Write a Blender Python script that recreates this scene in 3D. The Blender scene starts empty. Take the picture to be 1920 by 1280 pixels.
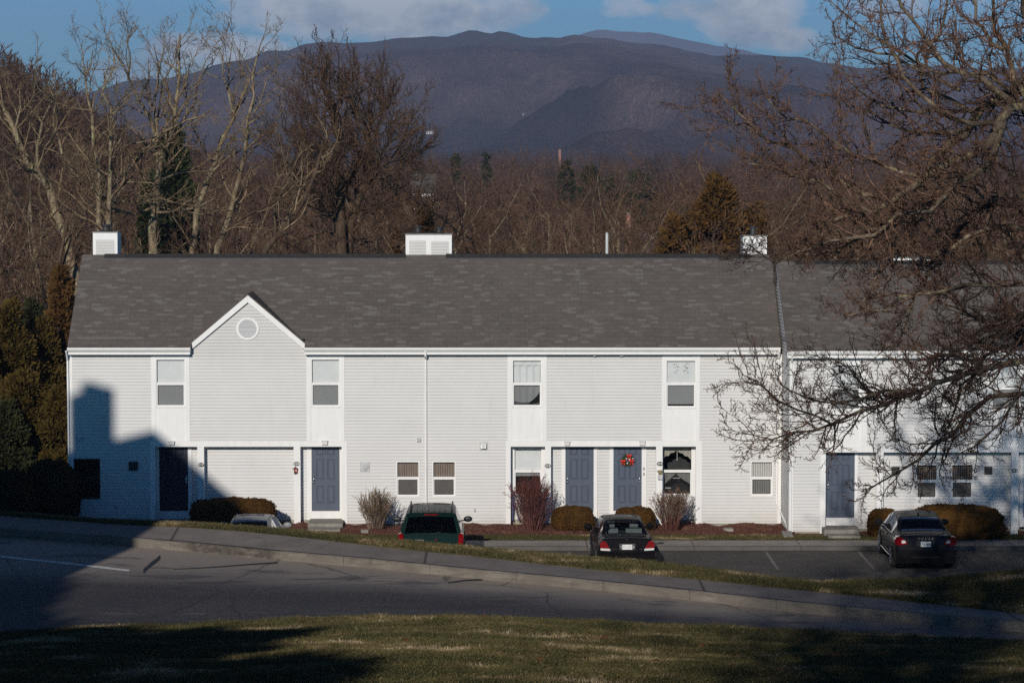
import bpy, math, random
import numpy as np
from mathutils import Vector, Matrix, noise as mnoise
C = bpy.context.scene.collection
F = 5100.0; CZ = 12.2; PITCH = math.atan(340/F); YAW = -math.atan(19/F)
SUN_AZ = math.radians(11); SUN_EL = math.radians(20)
R = math.radians
# ---------------------------------------------------------------- camera
cd = bpy.data.cameras.new("camera"); cam = bpy.data.objects.new("camera", cd); C.objects.link(cam)
cam.location = (0, 0, CZ); cam.rotation_euler = (math.pi/2 - PITCH, 0, YAW)
cd.sensor_width = 36; cd.lens = F/1920*36; cd.clip_start = .5; cd.clip_end = 20000
bpy.context.scene.camera = cam
_CM = cam.rotation_euler.to_matrix()
def W(px, py, Y):
    d = _CM @ Vector(((px-960)/F, -(py-640)/F, -1))
    t = Y/d.y
    return Vector((d.x*t, Y, CZ + d.z*t))
def X_(px, Y=90.0, py=740): return W(px, py, Y).x
def Z_(py, Y=90.0, px=941): return W(px, py, Y).z
# ---------------------------------------------------------------- objects
def tag(o, label=None, cat=None, group=None, kind=None):
    if label: o['label'] = label
    if cat: o['category'] = cat
    if group: o['group'] = group
    if kind: o['kind'] = kind
    return o
def empty(name, loc, label, cat, group=None, rz=0):
    o = bpy.data.objects.new(name, None); C.objects.link(o)
    o.location = loc; o.rotation_euler = (0, 0, rz); o.empty_display_size = .2
    return tag(o, label, cat, group)
class MB:
    def __init__(s): s.v = []; s.f = []; s.m = []
    def quad(s, a, b, c, d, m=0):
        n = len(s.v); s.v += [tuple(a), tuple(b), tuple(c), tuple(d)]; s.f.append((n, n+1, n+2, n+3)); s.m.append(m)
    def poly(s, pts, m=0):
        n = len(s.v); s.v += [tuple(p) for p in pts]; s.f.append(tuple(range(n, n+len(pts)))); s.m.append(m)
    def box(s, x0, x1, y0, y1, z0, z1, m=0):
        n = len(s.v)
        s.v += [(x0,y0,z0),(x1,y0,z0),(x1,y1,z0),(x0,y1,z0),(x0,y0,z1),(x1,y0,z1),(x1,y1,z1),(x0,y1,z1)]
        for f in ((0,3,2,1),(4,5,6,7),(0,1,5,4),(1,2,6,5),(2,3,7,6),(3,0,4,7)):
            s.f.append(tuple(n+i for i in f)); s.m.append(m)
        return s
    def prism(s, pts, y0, y1, m=0):       # outline in x,z extruded along y
        n = len(pts); b = len(s.v)
        s.v += [(p[0], y0, p[1]) for p in pts] + [(p[0], y1, p[1]) for p in pts]
        s.f.append(tuple(b+i for i in range(n))); s.f.append(tuple(b+n+i for i in reversed(range(n)))); s.m += [m, m]
        for i in range(n):
            j = (i+1) % n; s.f.append((b+i, b+n+i, b+n+j, b+j)); s.m.append(m)
        return s
    def prismx(s, pts, x0, x1, m=0):      # outline in y,z extruded along x
        n = len(pts); b = len(s.v)
        s.v += [(x0, p[0], p[1]) for p in pts] + [(x1, p[0], p[1]) for p in pts]
        s.f.append(tuple(b+i for i in range(n))); s.f.append(tuple(b+n+i for i in reversed(range(n)))); s.m += [m, m]
        for i in range(n):
            j = (i+1) % n; s.f.append((b+i, b+n+i, b+n+j, b+j)); s.m.append(m)
        return s
    def tube(s, pts, rs, sides=8, m=0, caps=True):
        pts = [Vector(p) for p in pts]
        if not hasattr(rs, '__len__'): rs = [rs]*len(pts)
        b = len(s.v); ref = None
        for i, p in enumerate(pts):
            d = (pts[min(i+1, len(pts)-1)] - pts[max(i-1, 0)]).normalized()
            if ref is None: ref = d.orthogonal().normalized()
            u = (ref - d*ref.dot(d)).normalized(); w = d.cross(u); ref = u
            for k in range(sides):
                a = 2*math.pi*k/sides; s.v.append(tuple(p + (u*math.cos(a)+w*math.sin(a))*rs[i]))
        for i in range(len(pts)-1):
            for k in range(sides):
                k2 = (k+1) % sides
                s.f.append((b+i*sides+k, b+i*sides+k2, b+(i+1)*sides+k2, b+(i+1)*sides+k)); s.m.append(m)
        if caps:
            s.f.append(tuple(b+k for k in reversed(range(sides)))); s.f.append(tuple(b+(len(pts)-1)*sides+k for k in range(sides))); s.m += [m, m]
        return s
    def sphere(s, c, r, sc=(1,1,1), n=8, m=0):
        b = len(s.v)
        for i in range(n+1):
            t = math.pi*i/n
            for j in range(2*n):
                p = math.pi*j/n
                s.v.append((c[0]+r*sc[0]*math.sin(t)*math.cos(p), c[1]+r*sc[1]*math.sin(t)*math.sin(p), c[2]+r*sc[2]*math.cos(t)))
        for i in range(n):
            for j in range(2*n):
                j2 = (j+1) % (2*n)
                s.f.append((b+i*2*n+j, b+(i+1)*2*n+j, b+(i+1)*2*n+j2, b+i*2*n+j2)); s.m.append(m)
        return s
    def build(s, name, mats, parent=None, smooth=False, recalc=False):
        me = bpy.data.meshes.new(name); me.from_pydata(s.v, [], s.f)
        if not isinstance(mats, (list, tuple)): mats = [mats]
        for x in mats: me.materials.append(x)
        if len(mats) > 1: me.polygons.foreach_set('material_index', s.m)
        if smooth: me.polygons.foreach_set('use_smooth', [True]*len(s.f))
        if recalc:
            import bmesh
            bm = bmesh.new(); bm.from_mesh(me); bmesh.ops.remove_doubles(bm, verts=bm.verts, dist=1e-5)
            bmesh.ops.recalc_face_normals(bm, faces=bm.faces); bm.to_mesh(me); bm.free()
        o = bpy.data.objects.new(name, me); C.objects.link(o)
        if parent: o.parent = parent
        return o
def rel(o, loc):
    """shift a mesh built in world coordinates so its Empty can sit at loc"""
    o.data.transform(Matrix.Translation(-Vector(loc)))
    return o
def mesh_np(name, V, Fc, mats, parent=None, smooth=False, mi=None):
    """V (n,3), Fc (m,k) all faces with k corners"""
    me = bpy.data.meshes.new(name); V = np.asarray(V, np.float32); Fc = np.asarray(Fc, np.int32)
    me.vertices.add(len(V)); me.vertices.foreach_set('co', V.ravel())
    m, k = Fc.shape
    me.loops.add(m*k); me.loops.foreach_set('vertex_index', Fc.ravel())
    me.polygons.add(m); me.polygons.foreach_set('loop_start', np.arange(0, m*k, k, dtype=np.int32))
    if not isinstance(mats, (list, tuple)): mats = [mats]
    for x in mats: me.materials.append(x)
    if mi is not None: me.polygons.foreach_set('material_index', np.asarray(mi, np.int32))
    me.polygons.foreach_set('use_smooth', np.full(m, smooth))
    me.update(calc_edges=True); me.validate()
    o = bpy.data.objects.new(name, me); C.objects.link(o)
    if parent: o.parent = parent
    return o
# ---------------------------------------------------------------- materials
class NT:
    def __init__(s, name):
        s.m = bpy.data.materials.new(name); s.m.use_nodes = True; s.t = s.m.node_tree
        s.b = s.t.nodes['Principled BSDF']; s.out = s.t.nodes['Material Output']
    def n(s, kind, **kw):
        x = s.t.nodes.new(kind)
        for k, v in kw.items(): setattr(x, k, v)
        return x
    def l(s, a, b): s.t.links.new(a, b)
    def noise(s, scale, detail=4, rough=.6, vec=None, sc=None):
        x = s.n('ShaderNodeTexNoise'); x.inputs['Scale'].default_value = scale
        x.inputs['Detail'].default_value = detail; x.inputs['Roughness'].default_value = rough
        if vec is None: vec = s.pos(sc)
        s.l(vec, x.inputs['Vector']); return x.outputs['Fac']
    def pos(s, sc=None, obj=False):
        if obj: o = s.n('ShaderNodeTexCoord').outputs['Object']
        else: o = s.n('ShaderNodeNewGeometry').outputs['Position']
        if sc:
            mp = s.n('ShaderNodeMapping'); mp.inputs['Scale'].default_value = sc; s.l(o, mp.inputs['Vector']); o = mp.outputs['Vector']
        return o
    def ramp(s, fac, stops):
        r = s.n('ShaderNodeValToRGB'); e = r.color_ramp.elements
        while len(e) < len(stops): e.new(.5)
        for i, (p, c) in enumerate(stops):
            e[i].position = p; e[i].color = (*c, 1) if len(c) == 3 else c
        s.l(fac, r.inputs['Fac']); return r.outputs['Color']
    def mix(s, fac, a, b, mode='MIX'):
        x = s.n('ShaderNodeMix', data_type='RGBA', blend_type=mode)
        for sock, v in ((x.inputs[0], fac), (x.inputs[6], a), (x.inputs[7], b)):
            if hasattr(v, 'links'): s.l(v, sock)
            elif isinstance(v, (int, float)): sock.default_value = v
            else: sock.default_value = (*v, 1)
        return x.outputs[2]
    def math(s, op, a, b=0.0, c=0.0, clamp=False):
        x = s.n('ShaderNodeMath', operation=op, use_clamp=clamp)
        for i, v in enumerate((a, b, c)):
            if hasattr(v, 'links'): s.l(v, x.inputs[i])
            else: x.inputs[i].default_value = v
        return x.outputs[0]
    def bump(s, h, strength=.3, dist=.01):
        x = s.n('ShaderNodeBump'); x.inputs['Strength'].default_value = strength; x.inputs['Distance'].default_value = dist
        s.l(h, x.inputs['Height']); s.l(x.outputs['Normal'], s.b.inputs['Normal'])
    def col(s, c):
        if hasattr(c, 'links'): s.l(c, s.b.inputs['Base Color'])
        else: s.b.inputs['Base Color'].default_value = (*c, 1)
    def set(s, **kw):
        for k, v in kw.items(): s.b.inputs[k.replace('_', ' ')].default_value = v
def vary(name, c, amt=.15, scale=3.0, rough=.6, sc=None, bump=0, bscale=40, metal=0, spec=.5, coat=0):
    """base colour with soft irregular wear"""
    t = NT(name); f = t.noise(scale, 5, .65, sc=sc)
    lo = tuple(x*(1-amt) for x in c); hi = tuple(min(1, x*(1+amt)) for x in c)
    t.col(t.ramp(f, [(.3, lo), (.7, hi)])); t.set(Roughness=rough, Metallic=metal, Specular_IOR_Level=spec, Coat_Weight=coat)
    if coat: t.set(Coat_Roughness=.03)
    if bump: t.bump(t.noise(bscale, 4, .6), bump, .01)
    return t.m
M = {}
def mk_siding(name, c):
    t = NT(name)
    big = t.noise(.7, 5, .7); streak = t.noise(1.0, 4, .6, sc=(3.2, 3.2, .35)); fine = t.noise(9, 3, .6, sc=(.3, 1, 3))
    a = t.ramp(big, [(.3, tuple(x*.95 for x in c)), (.7, tuple(min(1, x*1.03) for x in c))])
    a = t.mix(t.ramp(streak, [(.60, (0,0,0)), (.78, (.35,.35,.35))]), a, (c[0]*.72, c[1]*.71, c[2]*.70))
    a = t.mix(t.math('MULTIPLY', fine, .12), a, (c[0]*.8, c[1]*.8, c[2]*.79))
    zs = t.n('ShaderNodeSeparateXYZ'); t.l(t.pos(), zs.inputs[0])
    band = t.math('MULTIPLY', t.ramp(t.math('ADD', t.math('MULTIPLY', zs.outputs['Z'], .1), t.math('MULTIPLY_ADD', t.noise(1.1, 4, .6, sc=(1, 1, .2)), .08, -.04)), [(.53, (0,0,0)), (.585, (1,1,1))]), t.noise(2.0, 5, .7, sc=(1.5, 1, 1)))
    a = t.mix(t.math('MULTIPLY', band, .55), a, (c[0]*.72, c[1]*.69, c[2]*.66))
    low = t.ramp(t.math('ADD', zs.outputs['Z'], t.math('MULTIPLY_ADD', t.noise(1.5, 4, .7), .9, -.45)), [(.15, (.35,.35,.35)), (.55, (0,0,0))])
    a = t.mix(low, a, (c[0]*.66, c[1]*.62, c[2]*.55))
    t.col(a); t.set(Roughness=.55, Specular_IOR_Level=.35); return t.m
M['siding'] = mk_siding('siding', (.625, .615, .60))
M['trim'] = vary('white_trim', (.80, .79, .77), .05, 2.0, .5, sc=(3, 3, .6))
M['door'] = vary('door_blue', (.070, .088, .125), .08, 3, .4)
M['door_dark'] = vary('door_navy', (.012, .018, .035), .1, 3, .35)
M['concrete'] = vary('step_concrete', (.24, .22, .19), .25, 4, .85, bump=.3)
M['foundation'] = vary('foundation_block', (.30, .27, .22), .3, 3, .9, bump=.3)
M['metal'] = vary('galvanised', (.5, .5, .5), .2, 8, .45)
M['steel'] = vary('polished_steel', (.6, .6, .6), .05, 8, .2, metal=1)
M['dark_metal'] = vary('dark_cowl_metal', (.035, .032, .03), .3, 8, .5)
M['black'] = vary('black_plastic', (.012, .012, .012), .2, 6, .5)
M['rubber'] = vary('rubber', (.018, .018, .018), .2, 6, .8)
M['lampglass'] = vary('white_lamp_lens', (.75, .74, .70), .05, 8, .25)
M['brown_dark'] = vary('dark_window_frame', (.02, .016, .014), .2, 4, .8)  # dark brown frame and sash of the dark window kind
M['brick'] = None
def mk_roof():
    t = NT('shingle_roof')
    g = t.pos(); sx = t.n('ShaderNodeSeparateXYZ'); t.l(g, sx.inputs[0])
    cb = t.n('ShaderNodeCombineXYZ'); t.l(sx.outputs['X'], cb.inputs['X'])
    t.l(t.math('MULTIPLY', sx.outputs['Z'], 1.5557), cb.inputs['Y'])
    def brick(w, h, off, c1, c2, mort, bias):
        b = t.n('ShaderNodeTexBrick'); t.l(cb.outputs[0], b.inputs['Vector'])
        b.offset = off; b.inputs['Scale'].default_value = 1; b.inputs['Brick Width'].default_value = w; b.inputs['Row Height'].default_value = h
        b.inputs['Mortar Size'].default_value = mort; b.inputs['Mortar Smooth'].default_value = .2; b.inputs['Bias'].default_value = bias
        b.inputs['Color1'].default_value = (*c1, 1); b.inputs['Color2'].default_value = (*c2, 1); b.inputs['Mortar'].default_value = (.02, .019, .018, 1)
        return b
    b1 = brick(.30, .19, .37, (.092, .079, .072), (.126, .108, .098), .006, 0)
    b2 = brick(.29, .095, .43, (0, 0, 0), (1, 1, 1), 0, 0)
    b3 = brick(.36, .095, .61, (0, 0, 0), (1, 1, 1), 0, 0)
    gate = t.ramp(b2.outputs['Color'], [(.86, (0,0,0)), (.89, (1,1,1))])
    c = t.mix(gate, b1.outputs['Color'], (.172, .156, .146))
    c = t.mix(t.ramp(b3.outputs['Color'], [(.74, (0,0,0)), (.78, (.55,.55,.55))]), c, (.075, .058, .052))
    c = t.mix(t.ramp(t.noise(.5, 4, .6), [(.35, (0,0,0)), (.7, (.35,.35,.35))]), c, (.15, .125, .11))
    c = t.mix(.3, c, t.ramp(t.noise(60, 3, .7), [(.3, (.075,.068,.062)), (.7, (.17,.15,.135))]))
    t.col(c); t.set(Roughness=.9, Specular_IOR_Level=.2); t.bump(b1.outputs['Fac'], -.4, .01); return t.m
M['roof'] = mk_roof()
def mk_brickwall():
    t = NT('red_brick'); g = t.pos(); sx = t.n('ShaderNodeSeparateXYZ'); t.l(g, sx.inputs[0]); cb = t.n('ShaderNodeCombineXYZ')
    t.l(t.math('ADD', sx.outputs['X'], sx.outputs['Y']), cb.inputs['X']); t.l(sx.outputs['Z'], cb.inputs['Y'])
    b = t.n('ShaderNodeTexBrick'); t.l(cb.outputs[0], b.inputs['Vector']); b.inputs['Scale'].default_value = 1
    b.inputs['Brick Width'].default_value = .22; b.inputs['Row Height'].default_value = .075; b.inputs['Mortar Size'].default_value = .01
    b.inputs['Color1'].default_value = (.30, .09, .05, 1); b.inputs['Color2'].default_value = (.38, .13, .08, 1); b.inputs['Mortar'].default_value = (.3, .27, .22, 1)
    t.col(b.outputs['Color']); t.set(Roughness=.9); return t.m
M['brick'] = mk_brickwall()
def mk_glass(name, op=.12, tint=(.9, .93, .95), bl=.35):
    t = NT(name); tr = t.n('ShaderNodeBsdfTransparent'); tr.inputs[0].default_value = (*tint, 1)
    gl = t.n('ShaderNodeBsdfGlossy'); gl.inputs['Roughness'].default_value = .03; gl.inputs[0].default_value = (.75, .75, .75, 1)
    fr = t.n('ShaderNodeLayerWeight'); fr.inputs['Blend'].default_value = bl
    mx = t.n('ShaderNodeMixShader'); t.l(t.math('ADD', fr.outputs['Fresnel'], op, clamp=True), mx.inputs[0])
    t.l(tr.outputs[0], mx.inputs[1]); t.l(gl.outputs[0], mx.inputs[2]); t.l(mx.outputs[0], t.out.inputs['Surface']); return t.m
M['glass'] = mk_glass('window_glass', .0, (.98, .99, .99), .12)
M['carglass'] = mk_glass('car_glass', .015, (.35, .38, .40), .12)
M['carglass_dark'] = mk_glass('privacy_glass', .015, (.05, .055, .06), .12)
def mk_screen():
    t = NT('insect_screen'); tr = t.n('ShaderNodeBsdfTransparent'); df = t.n('ShaderNodeBsdfDiffuse'); df.inputs[0].default_value = (.03, .03, .032, 1)
    mx = t.n('ShaderNodeMixShader'); mx.inputs[0].default_value = .42
    t.l(tr.outputs[0], mx.inputs[1]); t.l(df.outputs[0], mx.inputs[2]); t.l(mx.outputs[0], t.out.inputs['Surface']); return t.m
M['screen'] = mk_screen()
M['shade'] = vary('roller_shade', (.58, .59, .59), .06, 1.5, .8)
M['curtain'] = vary('pale_curtain', (.42, .41, .38), .2, 5, .9, sc=(4, 1, .5))
M['lace'] = vary('lace_valance', (.30, .28, .24), .5, 45, .9)
M['vblind'] = vary('brown_vertical_blind', (.32, .25, .205), .15, 5, .7)
M['hblind'] = vary('grey_mini_blind', (.40, .37, .34), .1, 5, .6)
M['wblind'] = vary('pale_blind', (.55, .54, .52), .1, 5, .6)
M['interior'] = vary('dark_room', (.03, .03, .03), .2, 2, .9)
M['bark_light'] = (lambda t: (t.col(t.mix(t.ramp(t.noise(7, 4, .7), [(.52, (0,0,0)), (.62, (1,1,1))]), t.ramp(t.noise(2.5, 5, .7, sc=(2,2,.6)), [(.3, (.09,.06,.036)), (.55, (.20,.15,.10)), (.8, (.38,.31,.22))]), (.31,.28,.16))), t.set(Roughness=.95, Specular_IOR_Level=.1), t.bump(t.noise(14, 4, .7), .6, .03), t.m)[-1])(NT('lichen_bark'))
M['bark_brown'] = (lambda t: (t.col(t.ramp(t.noise(3, 5, .7, sc=(2,2,.6)), [(.3, (.035,.022,.014)), (.62, (.11,.075,.05)), (.85, (.26,.21,.14))])), t.set(Roughness=.95, Specular_IOR_Level=.1), t.bump(t.noise(14, 4, .7), .6, .03), t.m)[-1])(NT('brown_bark'))
M['twig'] = vary('twig_brown', (.105, .062, .038), .8, 2.6, .9, spec=.15)
M['twig_light'] = vary('twig_tan', (.21, .15, .090), .7, 2.2, .9, spec=.15)
M['bark_dark'] = (lambda t: (t.col(t.mix(t.ramp(t.noise(5, 4, .7), [(.55, (0,0,0)), (.68, (.8,.8,.8))]), t.ramp(t.noise(3.5, 5, .7, sc=(1,1,1)), [(.35, (.05,.03,.02)), (.55, (.17,.125,.088)), (.8, (.38,.31,.23))]), (.36,.32,.18))), t.set(Roughness=.95, Specular_IOR_Level=.1), t.bump(t.noise(16, 4, .7), .8, .03), t.m)[-1])(NT('dark_lichen_bark'))
M['twig_red'] = vary('twig_reddish', (.150, .085, .058), .85, 5.0, .85, spec=.2)
M['twig_far'] = vary('twig_far', (.085, .048, .030), .8, .12, .95, spec=.1)
def mk_leaf(name, a, b, c=None, scale=2.2):
    t = NT(name); f = t.noise(scale, 5, .7); col = t.ramp(f, [(.3, a), (.6, b)] + ([(.75, c)] if c else []))
    oi = t.noise(18, 2, .5); col = t.mix(t.math('MULTIPLY', oi, .5), col, tuple(x*.45 for x in a))
    t.col(col); t.set(Roughness=.8, Specular_IOR_Level=.15); return t.m
M['cedar_green'] = mk_leaf('cedar_green', (.020, .026, .010), (.050, .052, .018), (.085, .065, .022), 1.2)
M['cedar_olive'] = mk_leaf('cedar_olive', (.045, .031, .007), (.105, .070, .015), (.17, .10, .028), 1.6)
M['cedar_rust'] = mk_leaf('cedar_rust', (.07, .038, .012), (.15, .075, .020), (.13, .085, .03), 1.0)
M['pine_green'] = mk_leaf('pine_green', (.012, .024, .008), (.035, .048, .016), None, 1.0)
M['hedge'] = mk_leaf('hedge_rust', (.045, .024, .005), (.115, .052, .009), (.19, .070, .014), 4)
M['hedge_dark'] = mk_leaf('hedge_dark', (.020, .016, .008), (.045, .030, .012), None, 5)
# ================================================================ ground, roads
def lerp(px, tab):
    return float(np.interp(px, [t[0] for t in tab], [t[1] for t in tab]))
KT = [(-900,930),(-300,972),(0,990),(204,1004),(365,1017),(518,1032),(700,1048),(900,1068),(1065,1083),(1300,1107),(1494,1129),(1687,1147),(1920,1166),(2300,1195),(2900,1240)]
BK = [(-900,905),(-300,950),(0,966),(204,981),(328,987),(413,992),(512,1001),(600,1011),(745,1028),(875,1041),(1100,1066),(1300,1085),(1461,1102),(1623,1118),(1784,1136),(1920,1150),(2300,1178),(2900,1220)]
CR = [(-900,895),(-300,945),(0,964),(204,979),(328,984),(413,988),(512,993),(600,1002),(745,1014),(875,1026),(1100,1048),(1235,1057),(1300,1065),(1440,1084),(1540,1094),(1620,1089),(1760,1086),(1920,1072),(2300,1050),(2900,1040)]
LE = [(-900,1225),(-300,1200),(0,1188),(164,1173),(365,1169),(500,1161),(700,1154),(900,1154),(1065,1161),(1300,1173),(1600,1186),(1920,1201),(2300,1220),(2900,1250)]
LD = [(-900,49),(-300,51),(0,52.5),(365,54),(700,54.5),(900,54),(1065,53),(1300,51.3),(1600,49.5),(1920,48),(2900,43)]
def kD(px): return 66 - 12*px/1920
def fore(px):
    """cross-section of the slope in the viewing ray px: (kind, Y, Z)"""
    k = kD(px); b = k+1.7; c = b + 2.4 + 2.6*max(0, min(1, (px-1450)/200))
    zk = Z_(lerp(px, KT), k); zb = Z_(lerp(px, BK), b); zc = Z_(lerp(px, CR), c)
    l = lerp(px, LD); zl = Z_(lerp(px, LE), l)
    zr = min(zl-.02, zk-.22)
    return dict(k=k, zk=zk, b=b, zb=zb, c=c, zc=zc, l=l, zl=zl, zr=zr)
def ray(px, Y, z): return (X_(px, Y, 1000), Y, z)
PXS = list(np.arange(-900, 2901, 20.0))
def lattice(name, rows, mat, uv=None, kind='structure', smooth=True, noise_amp=0, nscale=.5, emax=99):
    """rows: function px -> list of (Y, Z)"""
    V = []; n = None
    for px in PXS:
        r = rows(px); n = len(r)
        for (Y, z) in r: V.append(ray(px, Y, z))
    V = np.array(V)
    if noise_amp:
        for i in range(len(V)):
            e = i % n
            if 0 < e < min(n-1, emax): V[i, 2] += noise_amp*mnoise.fractal(Vector((V[i,0]*nscale, V[i,1]*nscale, 0)), .6, 2, 4)
    Fq = []
    for i in range(len(PXS)-1):
        for j in range(n-1):
            a = i*n+j; Fq.append((a, a+n, a+n+1, a+1))
    o = mesh_np(name, V, Fq, mat, smooth=smooth); o['kind'] = kind
    ul = o.data.uv_layers.new(name='UVMap')
    vi = np.zeros(len(o.data.loops), np.int32); o.data.loops.foreach_get('vertex_index', vi)
    uvs = np.stack([(vi//n)*.2, (vi % n)/(n-1)], 1).astype(np.float32); ul.data.foreach_set('uv', uvs.ravel())
    return o
def soil(name, cols, scale=1.5):
    t = NT(name); f = t.noise(scale, 6, .7); c = t.ramp(f, [(.3, cols[0]), (.5, cols[1]), (.7, cols[2])])
    c = t.mix(t.math('MULTIPLY', t.noise(35, 3, .7), .6), c, tuple(x*.4 for x in cols[0]))
    t.col(c); t.set(Roughness=1, Specular_IOR_Level=.05); t.bump(t.noise(40, 4, .7), .8, .03); return t.m
M['turf'] = soil('turf_soil', ((.045,.050,.018),(.10,.085,.036),(.24,.19,.10)), .6)
M['forest_floor'] = soil('forest_floor', ((.045,.026,.016),(.085,.05,.03),(.12,.075,.045)), .15)
M['mulch'] = soil('mulch', ((.10,.045,.032),(.21,.095,.068),(.36,.19,.14)), 9)
def mk_upper_road():
    t = NT('upper_road_asphalt')
    uv = t.n('ShaderNodeUVMap').outputs[0]; s = t.n('ShaderNodeSeparateXYZ'); t.l(uv, s.inputs[0]); v = s.outputs['Y']
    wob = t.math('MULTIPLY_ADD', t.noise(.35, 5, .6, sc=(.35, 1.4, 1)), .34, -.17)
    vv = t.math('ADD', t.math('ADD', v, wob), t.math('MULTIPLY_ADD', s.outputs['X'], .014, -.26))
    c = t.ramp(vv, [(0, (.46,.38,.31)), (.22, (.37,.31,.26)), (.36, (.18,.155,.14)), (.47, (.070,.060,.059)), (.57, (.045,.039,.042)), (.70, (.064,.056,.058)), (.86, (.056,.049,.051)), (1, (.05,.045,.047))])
    ln = t.ramp(t.math('ADD', v, t.math('MULTIPLY_ADD', t.noise(.8, 3, .5, sc=(.4, .4, 1)), .03, -.015)), [(.835, (0,0,0)), (.845, (1,1,1)), (.850, (1,1,1)), (.86, (0,0,0))])
    brk = t.ramp(t.noise(1.6, 4, .7), [(.5, (0,0,0)), (.62, (.5,.5,.5))])
    c = t.mix(t.mix(1.0, ln, brk, 'MULTIPLY'), c, (.22, .20, .18))
    sp = t.noise(22, 5, .85, sc=(1, .45, 1)); c = t.mix(.34, c, t.ramp(sp, [(.36, (.014,.013,.013)), (.52, (.055,.050,.050)), (.64, (.34,.30,.27))]))
    pt = t.noise(.9, 5, .6, sc=(.5, 1.2, 1)); c = t.mix(t.ramp(pt, [(.56, (0,0,0)), (.62, (.55,.55,.55))]), c, (.045,.041,.044))
    ck = t.n('ShaderNodeTexVoronoi', feature='DISTANCE_TO_EDGE'); ck.inputs['Scale'].default_value = .22
    jit = t.n('ShaderNodeTexNoise'); jit.inputs['Scale'].default_value = 1.2; t.l(t.pos(), jit.inputs['Vector'])
    t.l(t.mix(.35, t.pos(), jit.outputs['Color'], 'ADD'), ck.inputs['Vector'])
    c = t.mix(t.ramp(ck.outputs['Distance'], [(0, (.55,.55,.55)), (.003, (.55,.55,.55)), (.007, (0,0,0))]), c, (.03,.027,.026))
    t.col(c); t.set(Roughness=.85, Specular_IOR_Level=.3); t.bump(sp, .5, .01); return t.m
def mk_slab(name, base, joint=None, dirty=(.05,.045,.04), broken=False):
    t = NT(name); f = t.noise(1.3, 6, .7); c = t.ramp(f, [(.3, tuple(x*.75 for x in base)), (.7, tuple(x*1.15 for x in base))])
    c = t.mix(t.ramp(t.noise(3.5, 5, .75), [(.55, (0,0,0)), (.75, (.6,.6,.6))]), c, dirty)
    c = t.mix(t.math('MULTIPLY', t.noise(70, 3, .7), .35), c, tuple(x*.4 for x in base))
    if joint:
        s = t.n('ShaderNodeSeparateXYZ'); t.l(t.pos(), s.inputs[0])
        m = t.math('ABSOLUTE', t.math('SUBTRACT', t.math('FRACT', t.math('DIVIDE', t.math('ADD', s.outputs['X'], 200.0), joint)), .5))
        c = t.mix(t.ramp(m, [(0, (.8,.8,.8)), (.003, (.8,.8,.8)), (.007, (0,0,0))]), c, (.045,.04,.036))
    if broken:
        uv = t.n('ShaderNodeUVMap').outputs[0]; q = t.n('ShaderNodeSeparateXYZ'); t.l(uv, q.inputs[0]); u = t.math('ADD', q.outputs['X'], t.math('MULTIPLY_ADD', t.noise(2.5, 3, .6), .9, -.45))
        c = t.mix(t.ramp(t.math('DIVIDE', u, 300.0), [(.1655, (0,0,0)), (.167, (.85,.85,.85)), (.189, (.85,.85,.85)), (.190, (0,0,0))]), c, t.ramp(t.noise(9, 4, .7), [(.35, (.035,.030,.026)), (.7, (.12,.10,.085))]))
        jx = t.math('ABSOLUTE', t.math('SUBTRACT', t.math('FRACT', t.math('DIVIDE', q.outputs['X'], 6.5)), .5))
        c = t.mix(t.ramp(jx, [(0, (.45,.45,.45)), (.004, (.45,.45,.45)), (.008, (0,0,0))]), c, (.03,.027,.024))
        c = t.mix(t.ramp(t.noise(.8, 6, .8, sc=(1, 1, 4)), [(.5, (0,0,0)), (.66, (.7,.7,.7))]), c, (.27,.24,.20))
        c = t.mix(t.ramp(t.noise(2.2, 5, .8, sc=(.6, 1, 9)), [(.54, (0,0,0)), (.7, (.8,.8,.8))]), c, (.06,.05,.042))
    t.col(c); t.set(Roughness=.9, Specular_IOR_Level=.2); t.bump(t.noise(60, 4, .7), .5, .01); return t.m
M['road'] = mk_upper_road()
M['walk_up'] = mk_slab('upper_walk', (.26, .223, .198), 6.1)
M['kerb_up'] = mk_slab('upper_kerb', (.19, .165, .138), None, (.045,.038,.03), True)
M['walk_low'] = mk_slab('lower_walk', (.34, .305, .272), 3.35)
M['kerb_low'] = mk_slab('lower_kerb', (.13, .122, .112), 3.35)
M['lot'] = mk_slab('lot_asphalt', (.10, .090, .083), None, (.035,.03,.03))
M['paint'] = vary('road_paint', (.155, .145, .135), .6, 6, .8)
# lawn in the foreground
def rows_lawn(px):
    f = fore(px); n = 22; zr0 = f['zr']-.3
    out = [(f['l']+.06, zr0)]
    for i in range(n+1):
        s = i/n; Y = f['l'] + (-60-f['l'])*s**1.6
        z = f['zl'] + (f['l']-Y)*.136 if Y > 4 else f['zl'] + (f['l']-4)*.136 + (4-Y)*.03
        out.append((Y, z))
    return out
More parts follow.
